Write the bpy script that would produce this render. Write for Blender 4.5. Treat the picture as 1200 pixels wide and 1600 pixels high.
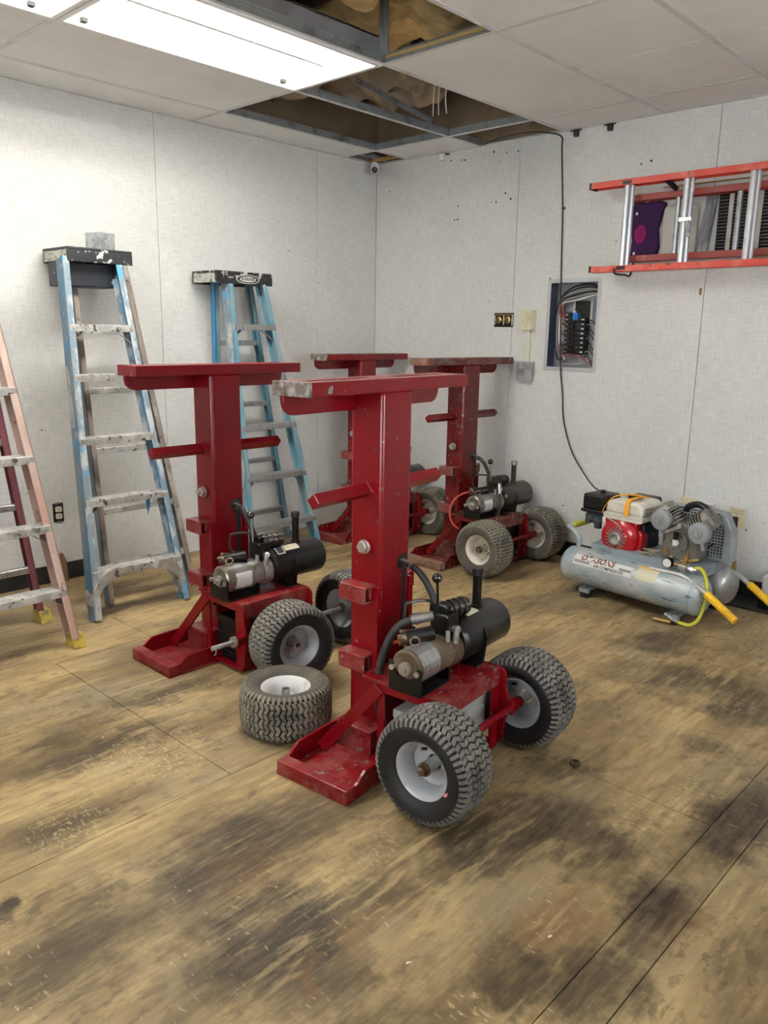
import bpy, bmesh, math, random
from mathutils import Vector, Matrix, Euler
from mathutils import noise as mnoise
random.seed(7)
for o in list(bpy.data.objects): bpy.data.objects.remove(o)
scene = bpy.context.scene
COL = scene.collection
PI = math.pi
# ------------------------------------------------------------------ camera
CP = Vector((4.20629, -4.38285, 1.37069)); YAW, PITCH, ROLL, FPX = -0.7500, -0.220635, 0.015792, 1241.775
def cam_axes():
    cy, sy, cp, sp = math.cos(YAW), math.sin(YAW), math.cos(PITCH), math.sin(PITCH)
    f = Vector((sy*cp, cy*cp, sp)); r = Vector((cy, -sy, 0)); u = r.cross(f)
    c, s = math.cos(ROLL), math.sin(ROLL)
    return c*r+s*u, -s*r+c*u, f
cr, cu, cf = cam_axes()
cam = bpy.data.cameras.new('camera'); camo = bpy.data.objects.new('camera', cam); COL.objects.link(camo)
camo.matrix_world = Matrix(((cr.x, cu.x, -cf.x, CP.x), (cr.y, cu.y, -cf.y, CP.y), (cr.z, cu.z, -cf.z, CP.z), (0, 0, 0, 1)))
cam.sensor_fit = 'VERTICAL'; cam.sensor_height = 36.0; cam.lens = FPX/1600*36.0; cam.clip_start = .02
scene.camera = camo
# ------------------------------------------------------------------ world, exposure
w = bpy.data.worlds.new('world'); scene.world = w; w.use_nodes = True
w.node_tree.nodes['Background'].inputs[0].default_value = (.92, .96, 1.0, 1)
w.node_tree.nodes['Background'].inputs[1].default_value = 13.5
vs = scene.view_settings
vs.view_transform = 'Standard'; vs.look = 'None'; vs.gamma = 1.0; vs.use_curve_mapping = False; vs.exposure = 0.12
TUBE_POWER = 47.0
# ------------------------------------------------------------------ materials
MATS = {}
def nd(nt, t, **kw):
    n = nt.nodes.new(t)
    for k, v in kw.items(): setattr(n, k, v)
    return n
def mat(name, col, rough=.5, metal=0.0, layers=(), bump=None, emit=None, spec=.5, coat=0.0, rough_var=0.0):
    """layers: (colour, scale, detail, lo, hi, stretch, amount)"""
    m = bpy.data.materials.new(name); m.use_nodes = True; nt = m.node_tree
    b = nt.nodes['Principled BSDF']
    b.inputs['Roughness'].default_value = rough; b.inputs['Metallic'].default_value = metal
    b.inputs['Specular IOR Level'].default_value = spec; b.inputs['Coat Weight'].default_value = coat
    c4 = lambda c: (c[0], c[1], c[2], 1)
    b.inputs['Base Color'].default_value = c4(col)
    tc = nd(nt, 'ShaderNodeTexCoord'); out = None
    for i, L in enumerate(layers):
        lc, sc, det, lo, hi = L[:5]; st = L[5] if len(L) > 5 else (1, 1, 1); am = L[6] if len(L) > 6 else 1.0
        mp = nd(nt, 'ShaderNodeMapping'); mp.inputs['Scale'].default_value = st; mp.inputs['Location'].default_value = (i*3.7, i*1.3, i*2.1)
        nt.links.new(tc.outputs['Object'], mp.inputs['Vector'])
        nz = nd(nt, 'ShaderNodeTexNoise'); nz.inputs['Scale'].default_value = sc; nz.inputs['Detail'].default_value = det; nz.inputs['Roughness'].default_value = .6
        nt.links.new(mp.outputs[0], nz.inputs['Vector'])
        mr = nd(nt, 'ShaderNodeMapRange'); mr.inputs['From Min'].default_value = lo; mr.inputs['From Max'].default_value = hi; mr.inputs['To Max'].default_value = am
        nt.links.new(nz.outputs['Fac'], mr.inputs['Value'])
        mx = nd(nt, 'ShaderNodeMix', data_type='RGBA')
        nt.links.new(mr.outputs[0], mx.inputs['Factor'])
        if out: nt.links.new(out, mx.inputs['A'])
        else: mx.inputs['A'].default_value = c4(col)
        mx.inputs['B'].default_value = c4(lc); out = mx.outputs['Result']
        if i == 0 and rough_var:
            rr = nd(nt, 'ShaderNodeMapRange'); rr.inputs['To Min'].default_value = rough; rr.inputs['To Max'].default_value = min(1, max(0, rough+rough_var))
            nt.links.new(mr.outputs[0], rr.inputs['Value']); nt.links.new(rr.outputs[0], b.inputs['Roughness'])
    if out: nt.links.new(out, b.inputs['Base Color'])
    if bump:
        sc, stg = bump[:2]; st = bump[2] if len(bump) > 2 else (1, 1, 1)
        mp = nd(nt, 'ShaderNodeMapping'); mp.inputs['Scale'].default_value = st
        nt.links.new(tc.outputs['Object'], mp.inputs['Vector'])
        nz = nd(nt, 'ShaderNodeTexNoise'); nz.inputs['Scale'].default_value = sc; nz.inputs['Detail'].default_value = 4
        nt.links.new(mp.outputs[0], nz.inputs['Vector'])
        bp = nd(nt, 'ShaderNodeBump'); bp.inputs['Strength'].default_value = stg; bp.inputs['Distance'].default_value = .004
        nt.links.new(nz.outputs['Fac'], bp.inputs['Height']); nt.links.new(bp.outputs[0], b.inputs['Normal'])
    if emit:
        b.inputs['Emission Color'].default_value = c4(emit[0]); b.inputs['Emission Strength'].default_value = emit[1]
    MATS[name] = m; return m

CHIP = (.16, .13, .11)
def redpaint(name, c, dark, chips=.70, dusty=0):
    L = [(dark, 6, 3, .40, .75, (1, 1, .6)), (CHIP, 38, 5, chips, chips+.03)]
    if dusty: L.insert(1, ((.36, .16, .13), 9, 6, .42, .75, (1, 1, 1), dusty))
    return mat(name, c, .24, 0, L, (60, .05), spec=.4, rough_var=.04)
redpaint('red_a', (.215, .002, .007), (.185, .002, .006), .665)
redpaint('red_a_dusty', (.21, .005, .009), (.17, .005, .008), .60, .5)
redpaint('red_b', (.19, .002, .007), (.165, .002, .006), .70)
redpaint('red_b_dusty', (.20, .006, .010), (.17, .006, .008), .66, .4)
redpaint('red_c', (.19, .005, .008), (.15, .005, .007), .62)
redpaint('red_c_dusty', (.21, .02, .018), (.16, .018, .015), .57, .5)
redpaint('red_d', (.135, .007, .008), (.10, .007, .007), .63)
redpaint('red_d_dusty', (.15, .03, .022), (.10, .025, .018), .56, .55)
mat('scraped_steel', (.20, .16, .13), .45, .35, [((.45, .43, .42), 30, 5, .45, .6), ((.10, .055, .03), 14, 4, .55, .7)], (80, .15))
mat('rusty_plate', (.15, .085, .05), .7, .1, [((.26, .17, .11), 16, 5, .4, .65), ((.22, .03, .02), 10, 4, .55, .62)], (60, .2))
mat('zinc', (.62, .61, .58), .32, .85, [((.36, .35, .33), 20, 4, .45, .7)])
mat('steel_dull', (.38, .37, .36), .42, .7, [((.20, .17, .14), 18, 4, .5, .7)])
mat('motor_silver', (.36, .355, .335), .32, .7, [((.20, .175, .14), 14, 5, .42, .62), ((.12, .08, .05), 26, 5, .62, .72)])
mat('motor_brown', (.19, .14, .09), .5, .3, [((.10, .065, .038), 14, 5, .42, .62), ((.45, .44, .42), 20, 5, .60, .66)])
mat('black_paint', (.006, .006, .007), .30, 0, [((.020, .018, .016), 12, 5, .52, .75)], spec=.35)
mat('black_oily', (.018, .013, .009), .33, 0, [((.06, .042, .024), 12, 5, .48, .7)])
mat('black_rubber', (.009, .009, .010), .5, 0, [((.026, .024, .022), 20, 4, .45, .7)])
mat('hose_grey', (.025, .025, .025), .55, 0, [((.06, .055, .05), 30, 3, .45, .65)])
mat('black_plastic', (.006, .006, .007), .4, spec=.35)
mat('ball_black', (.006, .006, .007), .08, coat=.6)
mat('tire_side', (.006, .006, .007), .6, 0, [((.022, .020, .018), 9, 5, .48, .78)], (120, .12))
mat('tire_groove', (.006, .006, .006), .9)
mat('tire_tread', (.13, .122, .108), .85, 0, [((.21, .19, .16), 14, 5, .40, .7), ((.035, .035, .036), 8, 4, .55, .75)], (140, .2))
mat('tire_side_dusty', (.075, .066, .05), .8, 0, [((.13, .11, .08), 9, 5, .45, .75)], (120, .12))
mat('tire_tread_dusty', (.17, .155, .125), .9, 0, [((.26, .23, .175), 14, 5, .40, .7), ((.06, .055, .05), 8, 4, .55, .75)], (140, .2))
mat('rim_grey', (.42, .43, .45), .38, .1, [((.26, .24, .21), 14, 4, .5, .7)])
mat('rim_white', (.72, .72, .70), .35, 0, [((.36, .33, .28), 12, 5, .55, .75)])
mat('rim_cream', (.60, .56, .47), .45, 0, [((.26, .20, .13), 12, 5, .5, .7)])
mat('hub_rust', (.10, .055, .03), .6, .4, [((.25, .20, .16), 30, 4, .5, .65)])
mat('battery_grey', (.36, .36, .35), .5, 0, [((.20, .19, .17), 8, 4, .45, .7)])
mat('label_white', (.68, .68, .66), .5, 0, [((.35, .34, .33), 40, 3, .55, .7)])
mat('sticker_cream', (.62, .58, .42), .5)
mat('blue_tape', (.03, .19, .62), .5)
mat('hose_red', (.45, .05, .03), .5)
# ladders
mat('fibre_blue', (.075, .16, .24), .55, 0, [((.20, .23, .24), 7, 5, .42, .62, (1, 1, .35)), ((.045, .22, .48), 11, 4, .58, .66), ((.30, .28, .25), 24, 5, .60, .66)], (90, .1))
mat('fibre_blue_inner', (.022, .20, .42), .5, 0, [((.10, .24, .34), 8, 4, .5, .7)])
mat('fibre_pale', (.17, .23, .275), .6, 0, [((.46, .47, .46), 16, 5, .48, .6, (1, 1, .4)), ((.08, .30, .52), 9, 4, .60, .66), ((.16, .14, .12), 28, 5, .62, .68)], (90, .1))
mat('fibre_brown', (.24, .19, .155), .65, 0, [((.46, .42, .38), 14, 5, .5, .66, (1, 1, .4)), ((.14, .11, .09), 24, 5, .58, .66)])
mat('fibre_teal', (.12, .26, .33), .55, 0, [((.27, .36, .375), 7, 5, .45, .65, (1, 1, .35)), ((.06, .24, .38), 9, 4, .55, .7)], (90, .1))
mat('fibre_pink', (.40, .25, .195), .65, 0, [((.48, .36, .31), 8, 5, .42, .65, (1, 1, .35)), ((.22, .10, .09), 30, 5, .66, .70)])
mat('fibre_maroon', (.15, .035, .045), .55, 0, [((.26, .10, .10), 9, 5, .48, .7, (1, 1, .35))])
mat('fibre_orange_shaded', (.30, .035, .022), .5, 0, [((.20, .04, .03), 10, 5, .46, .7), ((.50, .12, .08), 14, 5, .60, .7)])  # shade on the rear ladder section put into a darker, redder rail colour
mat('rung_bright', (.74, .76, .79), .34, .7, [((.56, .57, .59), 20, 5, .5, .7, (4, 4, 1))])
mat('chalk_pink', (.75, .25, .22), .8)
mat('fibre_orange', (.62, .055, .030), .45, 0, [((.66, .16, .11), 10, 5, .46, .7), ((.13, .06, .04), 22, 5, .66, .71)])
mat('aluminium', (.52, .53, .54), .36, .8, [((.34, .335, .32), 20, 5, .45, .7, (1, 4, 1))])
mat('aluminium_painted', (.40, .39, .365), .5, .35, [((.60, .59, .565), 14, 5, .46, .6), ((.10, .085, .07), 30, 5, .57, .64)])
mat('cap_black', (.016, .017, .02), .5, 0, [((.55, .54, .50), 26, 6, .585, .62)])
mat('cap_speckled', (.30, .30, .27), .7, 0, [((.55, .54, .47), 60, 5, .42, .55), ((.03, .03, .03), 70, 5, .56, .62)])
mat('cap_dark', (.012, .014, .02), .45, 0, [((.6, .6, .6), 34, 4, .67, .70)])
mat('foot_yellow', (.45, .33, .05), .6, 0, [((.20, .15, .06), 24, 4, .5, .65)])
mat('galvanised', (.48, .50, .51), .42, .6, [((.32, .33, .34), 18, 4, .45, .6)])
# setting
mat('plenum_board', (.34, .25, .16), .85, 0, [((.22, .17, .11), 4, 5, .45, .7)])
mat('roof_dark', (.06, .05, .042), .9)
mat('joist_wood', (.26, .20, .14), .8, 0, [((.08, .06, .04), 6, 4, .45, .7, (.2, 3, 3))])
mat('wood_yellow', (.42, .26, .08), .7, 0, [((.25, .14, .04), 12, 4, .5, .7)])
mat('wood_brown', (.26, .16, .08), .75, 0, [((.12, .07, .035), 8, 5, .45, .65, (1, 3, .4))], (30, .2))
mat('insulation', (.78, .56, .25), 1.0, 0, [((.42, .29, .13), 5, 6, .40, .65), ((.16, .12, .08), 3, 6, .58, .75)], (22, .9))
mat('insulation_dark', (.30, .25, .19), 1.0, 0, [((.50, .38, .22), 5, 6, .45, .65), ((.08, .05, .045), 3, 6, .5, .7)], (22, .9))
mat('paper_torn', (.32, .32, .33), .8, 0, [((.12, .11, .10), 10, 4, .5, .6)])
mat('tee_white', (.66, .66, .64), .45, .1, [((.36, .34, .31), 8, 5, .55, .75)])
mat('tee_metal', (.40, .44, .46), .4, .65, [((.20, .20, .20), 12, 5, .5, .7)])
mat('tile_white', (.84, .835, .81), .95, 0, [((.77, .765, .74), 3, 6, .40, .7), ((.60, .575, .53), 1.1, 6, .58, .8, (1, 1, 1), .5)], (190, .75))
mat('tile_edge', (.42, .30, .12), .9)
mat('light_white', (.80, .80, .79), .35)
mat('tube_glow', (.9, .9, .9), .4, emit=((1.0, .972, .905), TUBE_POWER))
mat('baseboard_black', (.010, .010, .011), .5, 0, [((.03, .03, .03), 8, 4, .5, .7)])
mat('wood_trim', (.5, .5, .48), .6)
mat('glass_clear', (1, 1, 1), .02)
MATS['glass_clear'].node_tree.nodes['Principled BSDF'].inputs['Transmission Weight'].default_value = 1.0
mat('hole_dark', (.008, .008, .008), .9)
mat('ivory', (.66, .60, .40), .45, 0, [((.52, .47, .30), 14, 4, .5, .7)])
mat('ivory_bright', (.70, .66, .52), .45)
mat('plastic_white', (.75, .75, .75), .35)
mat('cable_white', (.72, .71, .68), .5)
mat('cable_black', (.012, .012, .013), .5)
mat('wire_red', (.35, .03, .03), .5)
mat('wire_grey', (.30, .30, .30), .5)
mat('blue_plastic', (.01, .16, .55), .4)
mat('panel_grey', (.30, .31, .32), .45, .3, [((.22, .22, .23), 6, 4, .45, .65)])
mat('panel_frame', (.48, .49, .50), .45, .2)
mat('panel_back', (.36, .37, .38), .4, .5)
mat('panel_blue', (.06, .07, .13), .5)
mat('purple_cloth', (.045, .008, .07), .9, 0, [((.02, .01, .04), 10, 4, .45, .7)], (40, .4))
mat('magenta_cloth', (.24, .006, .10), .9)
mat('grey_vinyl', (.50, .48, .44), .8, 0, [((.30, .29, .27), 6, 4, .5, .7)])
mat('grey_cloth', (.22, .22, .24), .9, 0, [((.40, .39, .38), 9, 5, .5, .66)], (30, .5))
mat('louver_black', (.025, .025, .025), .5)
mat('louver_edge', (.085, .08, .07), .5)
# compressor
mat('tank_grey', (.30, .37, .40), .42, .15, [((.48, .50, .50), 5, 5, .42, .62, (1, 2, 2)), ((.07, .075, .08), 16, 6, .625, .66, (.5, 3, 3)), ((.40, .27, .10), 10, 5, .665, .69)], coat=.1)
mat('tank_silver', (.50, .50, .49), .38, .5, [((.34, .34, .34), 8, 5, .45, .65)])
mat('deck_grey', (.27, .32, .35), .45, .1, [((.12, .13, .14), 10, 5, .55, .7)])
mat('engine_red', (.42, .004, .012), .25, 0, [((.30, .004, .01), 6, 3, .5, .7)], coat=.4)
mat('engine_dark', (.035, .05, .07), .5, .3, [((.09, .10, .11), 16, 4, .5, .7)])
mat('fuel_cream', (.68, .65, .56), .32, 0, [((.52, .49, .40), 7, 4, .5, .7)], coat=.2)
mat('strap_orange', (.86, .38, .02), .65)
mat('grip_yellow', (.85, .50, .012), .45, 0, [((.66, .36, .01), 12, 4, .5, .7)])
mat('grip_olive', (.62, .56, .03), .45)
mat('pump_grey', (.20, .20, .175), .5, .45, [((.14, .13, .10), 10, 5, .45, .65)])
mat('pump_fin', (.30, .29, .25), .45, .5, [((.14, .12, .09), 14, 5, .5, .7)])
mat('filter_grey', (.26, .27, .28), .5, .1)
mat('guard_grey', (.36, .39, .41), .5, .2, [((.24, .25, .26), 7, 4, .5, .7)])
mat('brass', (.40, .26, .09), .4, .8, [((.20, .13, .06), 16, 4, .5, .7)])
mat('hose_yellow', (.55, .52, .03), .45)
mat('twig', (.30, .25, .18), .8)
mat('ink_maroon', (.16, .03, .02), .6)
mat('ink_black', (.015, .015, .016), .6)
mat('print_white', (.66, .66, .62), .6)
mat('gauge_face', (.75, .75, .73), .4)
def wall_mat():
    m = mat('wall_vinyl', (.68, .675, .645), .75, 0, [((.73, .725, .70), 1.2, 5, .40, .65), ((.62, .60, .54), .8, 6, .55, .80)])
    nt = m.node_tree; b = nt.nodes['Principled BSDF']; tc = nt.nodes['Texture Coordinate']
    hs = []
    for st in ((14, 14, 220), (260, 260, 12)):
        mp = nd(nt, 'ShaderNodeMapping'); mp.inputs['Scale'].default_value = st; nt.links.new(tc.outputs['Object'], mp.inputs['Vector'])
        nz = nd(nt, 'ShaderNodeTexNoise'); nz.inputs['Scale'].default_value = 1.0; nz.inputs['Detail'].default_value = 3; nt.links.new(mp.outputs[0], nz.inputs['Vector'])
        hs.append(nz.outputs['Fac'])
    ad = nd(nt, 'ShaderNodeMath', operation='ADD'); nt.links.new(hs[0], ad.inputs[0]); nt.links.new(hs[1], ad.inputs[1])
    bp = nd(nt, 'ShaderNodeBump'); bp.inputs['Strength'].default_value = .22; bp.inputs['Distance'].default_value = .003
    nt.links.new(ad.outputs[0], bp.inputs['Height']); nt.links.new(bp.outputs[0], b.inputs['Normal'])
    # woven print of the vinyl
    mr = nd(nt, 'ShaderNodeMapRange'); mr.inputs['From Min'].default_value = .8; mr.inputs['From Max'].default_value = 1.25; mr.inputs['To Min'].default_value = .86; mr.inputs['To Max'].default_value = 1.08
    nt.links.new(ad.outputs[0], mr.inputs['Value'])
    src = b.inputs['Base Color'].links[0].from_socket
    mx = nd(nt, 'ShaderNodeMix', data_type='RGBA', blend_type='MULTIPLY'); mx.inputs['Factor'].default_value = 1
    nt.links.new(src, mx.inputs['A']); nt.links.new(mr.outputs[0], mx.inputs['B']); nt.links.new(mx.outputs['Result'], b.inputs['Base Color'])
wall_mat()
# stains: x, y, half length along the grain (y), half width, strength
STAINS = [
 (1.88, -3.24, 0.24, 0.07, 0.90, 0.06),
 (1.68, -2.83, 0.21, 0.06, 0.75, -0.27),
 (2.63, -3.28, 0.27, 0.17, 0.95, 0.05),
 (2.63, -3.07, 0.19, 0.13, 0.80, 0.04),
 (2.95, -3.40, 0.18, 0.22, 0.95, -0.27),
 (2.67, -3.74, 0.16, 0.14, 0.70, 0.09),
 (2.43, -3.78, 0.06, 0.05, 0.95, 0.00),
 (2.56, -3.66, 0.07, 0.10, 0.70, 0.40),
 (3.09, -2.70, 0.26, 0.16, 0.95, -0.40),
 (3.33, -2.55, 0.15, 0.10, 0.90, -0.12),
 (3.54, -2.68, 0.19, 0.08, 0.98, 0.07),
 (3.56, -2.19, 0.25, 0.09, 0.98, -0.07),
 (2.78, -0.97, 0.19, 0.12, 0.80, -0.25),
 (3.05, -1.28, 0.21, 0.25, 0.75, -0.57),
 (3.31, -1.85, 0.10, 0.08, 0.80, -0.13),
 (3.43, -3.08, 0.08, 0.09, 0.85, -0.29),
 (2.20, -3.53, 0.18, 0.07, 0.60, 0.04),
 (2.98, -3.04, 0.17, 0.10, 0.70, 0.14),
 (3.18, -3.37, 0.11, 0.12, 0.80, -0.04),
 (1.71, -3.34, 0.11, 0.05, 0.55, 0.07),
 (1.54, -1.51, 0.20, 0.10, 0.50, 0.05),
 (3.32, -1.36, 0.19, 0.14, 0.80, -0.02),
 (2.30, -0.81, 0.21, 0.08, 0.45, -0.32),
 (2.65, -3.41, 0.06, 0.10, 0.60, -0.07),
 (3.56, -3.00, 0.10, 0.08, 0.80, 0.09),
 (3.04, -2.27, 0.12, 0.07, 0.60, -0.53),
]
PALE = [
 (2.03, -3.14, 0.20, 0.14, 0.90, -0.13),
 (2.22, -3.52, 0.10, 0.08, 0.90, 0.07),
 (3.41, -2.10, 0.09, 0.05, 1.00, -0.16),
 (3.41, -3.25, 0.06, 0.03, 1.00, 0.00),
 (3.38, -2.32, 0.10, 0.12, 0.80, -0.12),
 (3.03, -0.72, 0.18, 0.20, 0.55, -0.53),
 (2.86, -2.81, 0.20, 0.10, 0.35, 0.09),
 (2.90, -3.07, 0.25, 0.05, 0.50, 0.10),
 (3.24, -1.41, 0.20, 0.10, 0.50, -0.23),
 (1.72, -2.69, 0.06, 0.04, 1.00, 0.00),
 (1.68, -2.90, 0.06, 0.03, 1.00, -0.33),
]
def floor_mat():
    m = bpy.data.materials.new('floor_plywood'); m.use_nodes = True; nt = m.node_tree; MATS['floor_plywood'] = m
    b = nt.nodes['Principled BSDF']; b.inputs['Specular IOR Level'].default_value = .22
    tc = nd(nt, 'ShaderNodeTexCoord')
    def noise(scale, st, det=6, ro=.6, loc=(0, 0, 0), dist=0):
        mp = nd(nt, 'ShaderNodeMapping'); mp.inputs['Scale'].default_value = st; mp.inputs['Location'].default_value = loc
        nt.links.new(tc.outputs['Object'], mp.inputs['Vector'])
        nz = nd(nt, 'ShaderNodeTexNoise'); nz.inputs['Scale'].default_value = scale; nz.inputs['Detail'].default_value = det; nz.inputs['Roughness'].default_value = ro; nz.inputs['Distortion'].default_value = dist
        nt.links.new(mp.outputs[0], nz.inputs['Vector']); return nz.outputs['Fac']
    def rng(v, a, b_, c=0, d=1):
        r = nd(nt, 'ShaderNodeMapRange'); r.inputs['From Min'].default_value = a; r.inputs['From Max'].default_value = b_; r.inputs['To Min'].default_value = c; r.inputs['To Max'].default_value = d
        nt.links.new(v, r.inputs['Value']); return r.outputs[0]
    def math_(op, a, b_):
        n = nd(nt, 'ShaderNodeMath', operation=op)
        for i, v in enumerate((a, b_)):
            if isinstance(v, (int, float)): n.inputs[i].default_value = v
            else: nt.links.new(v, n.inputs[i])
        return n.outputs[0]
    def mix(f, a, c, bt='MIX'):
        n = nd(nt, 'ShaderNodeMix', data_type='RGBA', blend_type=bt)
        for k, v in (('Factor', f), ('A', a), ('B', c)):
            if isinstance(v, tuple): n.inputs[k].default_value = (*v, 1)
            elif isinstance(v, (int, float)): n.inputs[k].default_value = v
            else: nt.links.new(v, n.inputs[k])
        return n.outputs['Result']
    # worn varnish, pale wood grain
    col = mix(rng(noise(1.0, (9, 2.2, 1), 6), .35, .68), (.52, .375, .182), (.34, .240, .115))
    col = mix(rng(noise(1.0, (46, 5, 1), 5), .40, .70), col, (.27, .185, .085))
    col = mix(rng(noise(1.0, (4.0, 1.3, 1), 6, .62, (4, 2, 0)), .42, .62, 0, .85), col, (.130, .090, .046))
    col = mix(rng(noise(1.0, (2.4, 1.2, 1), 5, .6, (9, 5, 0)), .50, .70, 0, .6), col, (.27, .225, .155))
    # shaped stains
    wob = noise(5.0, (1, 1, 1), 6, .68, (3, 1, 0)); wob2 = noise(5.0, (1, 1, 1), 6, .68, (8, 6, 0))
    sep = nd(nt, 'ShaderNodeSeparateXYZ'); nt.links.new(tc.outputs['Object'], sep.inputs[0])
    X = math_('ADD', sep.outputs[0], rng(wob, 0, 1, -.16, .16)); Y = math_('ADD', sep.outputs[1], rng(wob2, 0, 1, -.30, .30))
    def ell(s):
        x, y, ly, wx, st, tilt = s
        dx = math_('SUBTRACT', X, x); dy = math_('SUBTRACT', Y, y)
        dx = math_('ADD', dx, math_('MULTIPLY', dy, tilt))
        dx = math_('MULTIPLY', dx, 1/wx); dy = math_('MULTIPLY', dy, 1/ly)
        d = math_('ADD', math_('MULTIPLY', dx, dx), math_('MULTIPLY', dy, dy))
        return rng(d, 2.0, .25, 0, st)
    acc = None
    for s in STAINS:
        e = ell(s); acc = e if acc is None else math_('MAXIMUM', acc, e)
    gr = rng(noise(1.0, (60, 7, 1), 6, .7, (1, 4, 0)), .24, .54, .35, 1)
    blot = rng(noise(7.0, (1, .45, 1), 7, .7, (2, 9, 0)), .28, .50, .45, 1)
    col = mix(math_('MULTIPLY', acc, math_('MULTIPLY', gr, blot)), col, (.040, .029, .019))
    rust = None
    for s in RUST:
        e = ell(s); rust = e if rust is None else math_('MAXIMUM', rust, e)
    col = mix(math_('MULTIPLY', math_('MULTIPLY', rust, blot), .5), col, (.20, .105, .045))
    # scuffs, paint drips, bare flecks
    sc = math_('MULTIPLY', rng(noise(1.0, (24, 70, 1), 4, .6, (5, 5, 0)), .63, .67), rng(noise(1.3, (1, 1, 1), 4, .6, (7, 3, 0)), .50, .60))
    col = mix(math_('MULTIPLY', sc, .65), col, (.52, .43, .25))
    sc2 = math_('MULTIPLY', rng(noise(1.0, (70, 20, 1), 5, .6, (2, 8, 0)), .64, .70), rng(noise(1.6, (1, 1, 1), 4, .6, (1, 6, 0)), .45, .60))
    col = mix(math_('MULTIPLY', sc2, .7), col, (.07, .052, .035))
    sp = math_('MULTIPLY', rng(noise(1.0, (30, 13, 1), 6, .68, (13, 2, 0)), .53, .60), rng(noise(1.0, (2.2, 1.4, 1), 5, .6, (3, 14, 0)), .42, .58))
    col = mix(math_('MULTIPLY', sp, .55), col, (.085, .060, .036))
    tn = math_('MULTIPLY', rng(noise(1.0, (26, 4, 1), 6, .65, (17, 3, 0)), .54, .62), rng(noise(1.0, (1.8, 1.5, 1), 5, .6, (6, 18, 0)), .46, .60))
    col = mix(math_('MULTIPLY', tn, .5), col, (.47, .345, .17))
    pl = None
    for s in PALE:
        e = ell(s); pl = e if pl is None else math_('MAXIMUM', pl, e)
    fleck = rng(noise(1.0, (40, 85, 1), 5, .65, (6, 1, 0)), .54, .62)
    col = mix(math_('MULTIPLY', math_('MULTIPLY', pl, fleck), .62), col, (.56, .45, .25))
    wfl = rng(noise(1.0, (16, 12, 1), 3, .5, (11, 12, 0)), .75, .765)
    col = mix(wfl, col, (.62, .58, .48))
    nt.links.new(col, b.inputs['Base Color'])
    rg = rng(noise(3.0, (1, 1, 1), 5), .3, .7, .40, .68); nt.links.new(rg, b.inputs['Roughness'])
    bp = nd(nt, 'ShaderNodeBump'); bp.inputs['Strength'].default_value = .25; bp.inputs['Distance'].default_value = .004
    nt.links.new(noise(1.0, (70, 12, 1), 5), bp.inputs['Height']); nt.links.new(bp.outputs[0], b.inputs['Normal'])
RUST = [
 (3.40, -2.89, 0.13, 0.06, 0.90, 0.01),
 (1.84, -1.66, 0.23, 0.10, 0.00, 0.07),
 (3.08, -3.42, 0.06, 0.03, 0.90, 0.58),
 (3.08, -3.19, 0.06, 0.03, 0.80, 0.15),
 (2.71, -3.30, 0.11, 0.10, 0.50, 0.17),
 (3.62, -2.72, 0.11, 0.05, 0.50, 0.07),
]
floor_mat()
# ------------------------------------------------------------------ mesh helpers
def box(bm, x0, x1, y0, y1, z0, z1, M=None):
    vs_ = [Vector((x, y, z)) for x in (x0, x1) for y in (y0, y1) for z in (z0, z1)]
    if M: vs_ = [M @ v for v in vs_]
    v = [bm.verts.new(p) for p in vs_]
    for f in ((0, 1, 3, 2), (4, 6, 7, 5), (0, 4, 5, 1), (2, 3, 7, 6), (0, 2, 6, 4), (1, 5, 7, 3)): bm.faces.new([v[i] for i in f])
def frame_of(d, up=None):
    d = Vector(d).normalized(); up = Vector(up) if up else (Vector((0, 0, 1)) if abs(d.z) < .9 else Vector((1, 0, 0)))
    s = d.cross(up).normalized(); u = s.cross(d).normalized(); return s, u, d
def beam(bm, p0, p1, w, h, up=None):
    p0, p1 = Vector(p0), Vector(p1); s, u, d = frame_of(p1-p0, up); L = (p1-p0).length
    M = Matrix(((s.x, u.x, d.x, p0.x), (s.y, u.y, d.y, p0.y), (s.z, u.z, d.z, p0.z), (0, 0, 0, 1)))
    box(bm, -w/2, w/2, -h/2, h/2, 0, L, M)
def ringsurf(bm, rings, cap0=True, cap1=True, closed=False):
    n = len(rings[0]); R = [[bm.verts.new(p) for p in r] for r in rings]
    pairs = list(zip(R, R[1:])) + ([(R[-1], R[0])] if closed else [])
    for a, b in pairs:
        for i in range(n):
            j = (i+1) % n; bm.faces.new((a[i], a[j], b[j], b[i]))
    if not closed:
        if cap0: bm.faces.new(R[0][::-1])
        if cap1: bm.faces.new(R[-1])
def cyl(bm, p0, p1, r0, r1=None, n=20, cap=True, up=None, phase=0):
    r1 = r0 if r1 is None else r1; p0, p1 = Vector(p0), Vector(p1); s, u, d = frame_of(p1-p0, up)
    mk = lambda p, r: [p+s*(r*math.cos(2*PI*i/n+phase))+u*(r*math.sin(2*PI*i/n+phase)) for i in range(n)]
    ringsurf(bm, [mk(p0, r0), mk(p1, r1)], cap, cap)
def smoothpath(pts, k=6):
    P = [Vector(p) for p in pts]
    if len(P) < 3: return P
    out = []
    for i in range(len(P)-1):
        a = P[max(0, i-1)]; b = P[i]; c = P[i+1]; d = P[min(len(P)-1, i+2)]
        for t in [j/k for j in range(k)]:
            out.append(.5*((2*b)+(c-a)*t+(2*a-5*b+4*c-d)*t*t+(3*b-a-3*c+d)*t**3))
    out.append(P[-1]); return out
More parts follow.
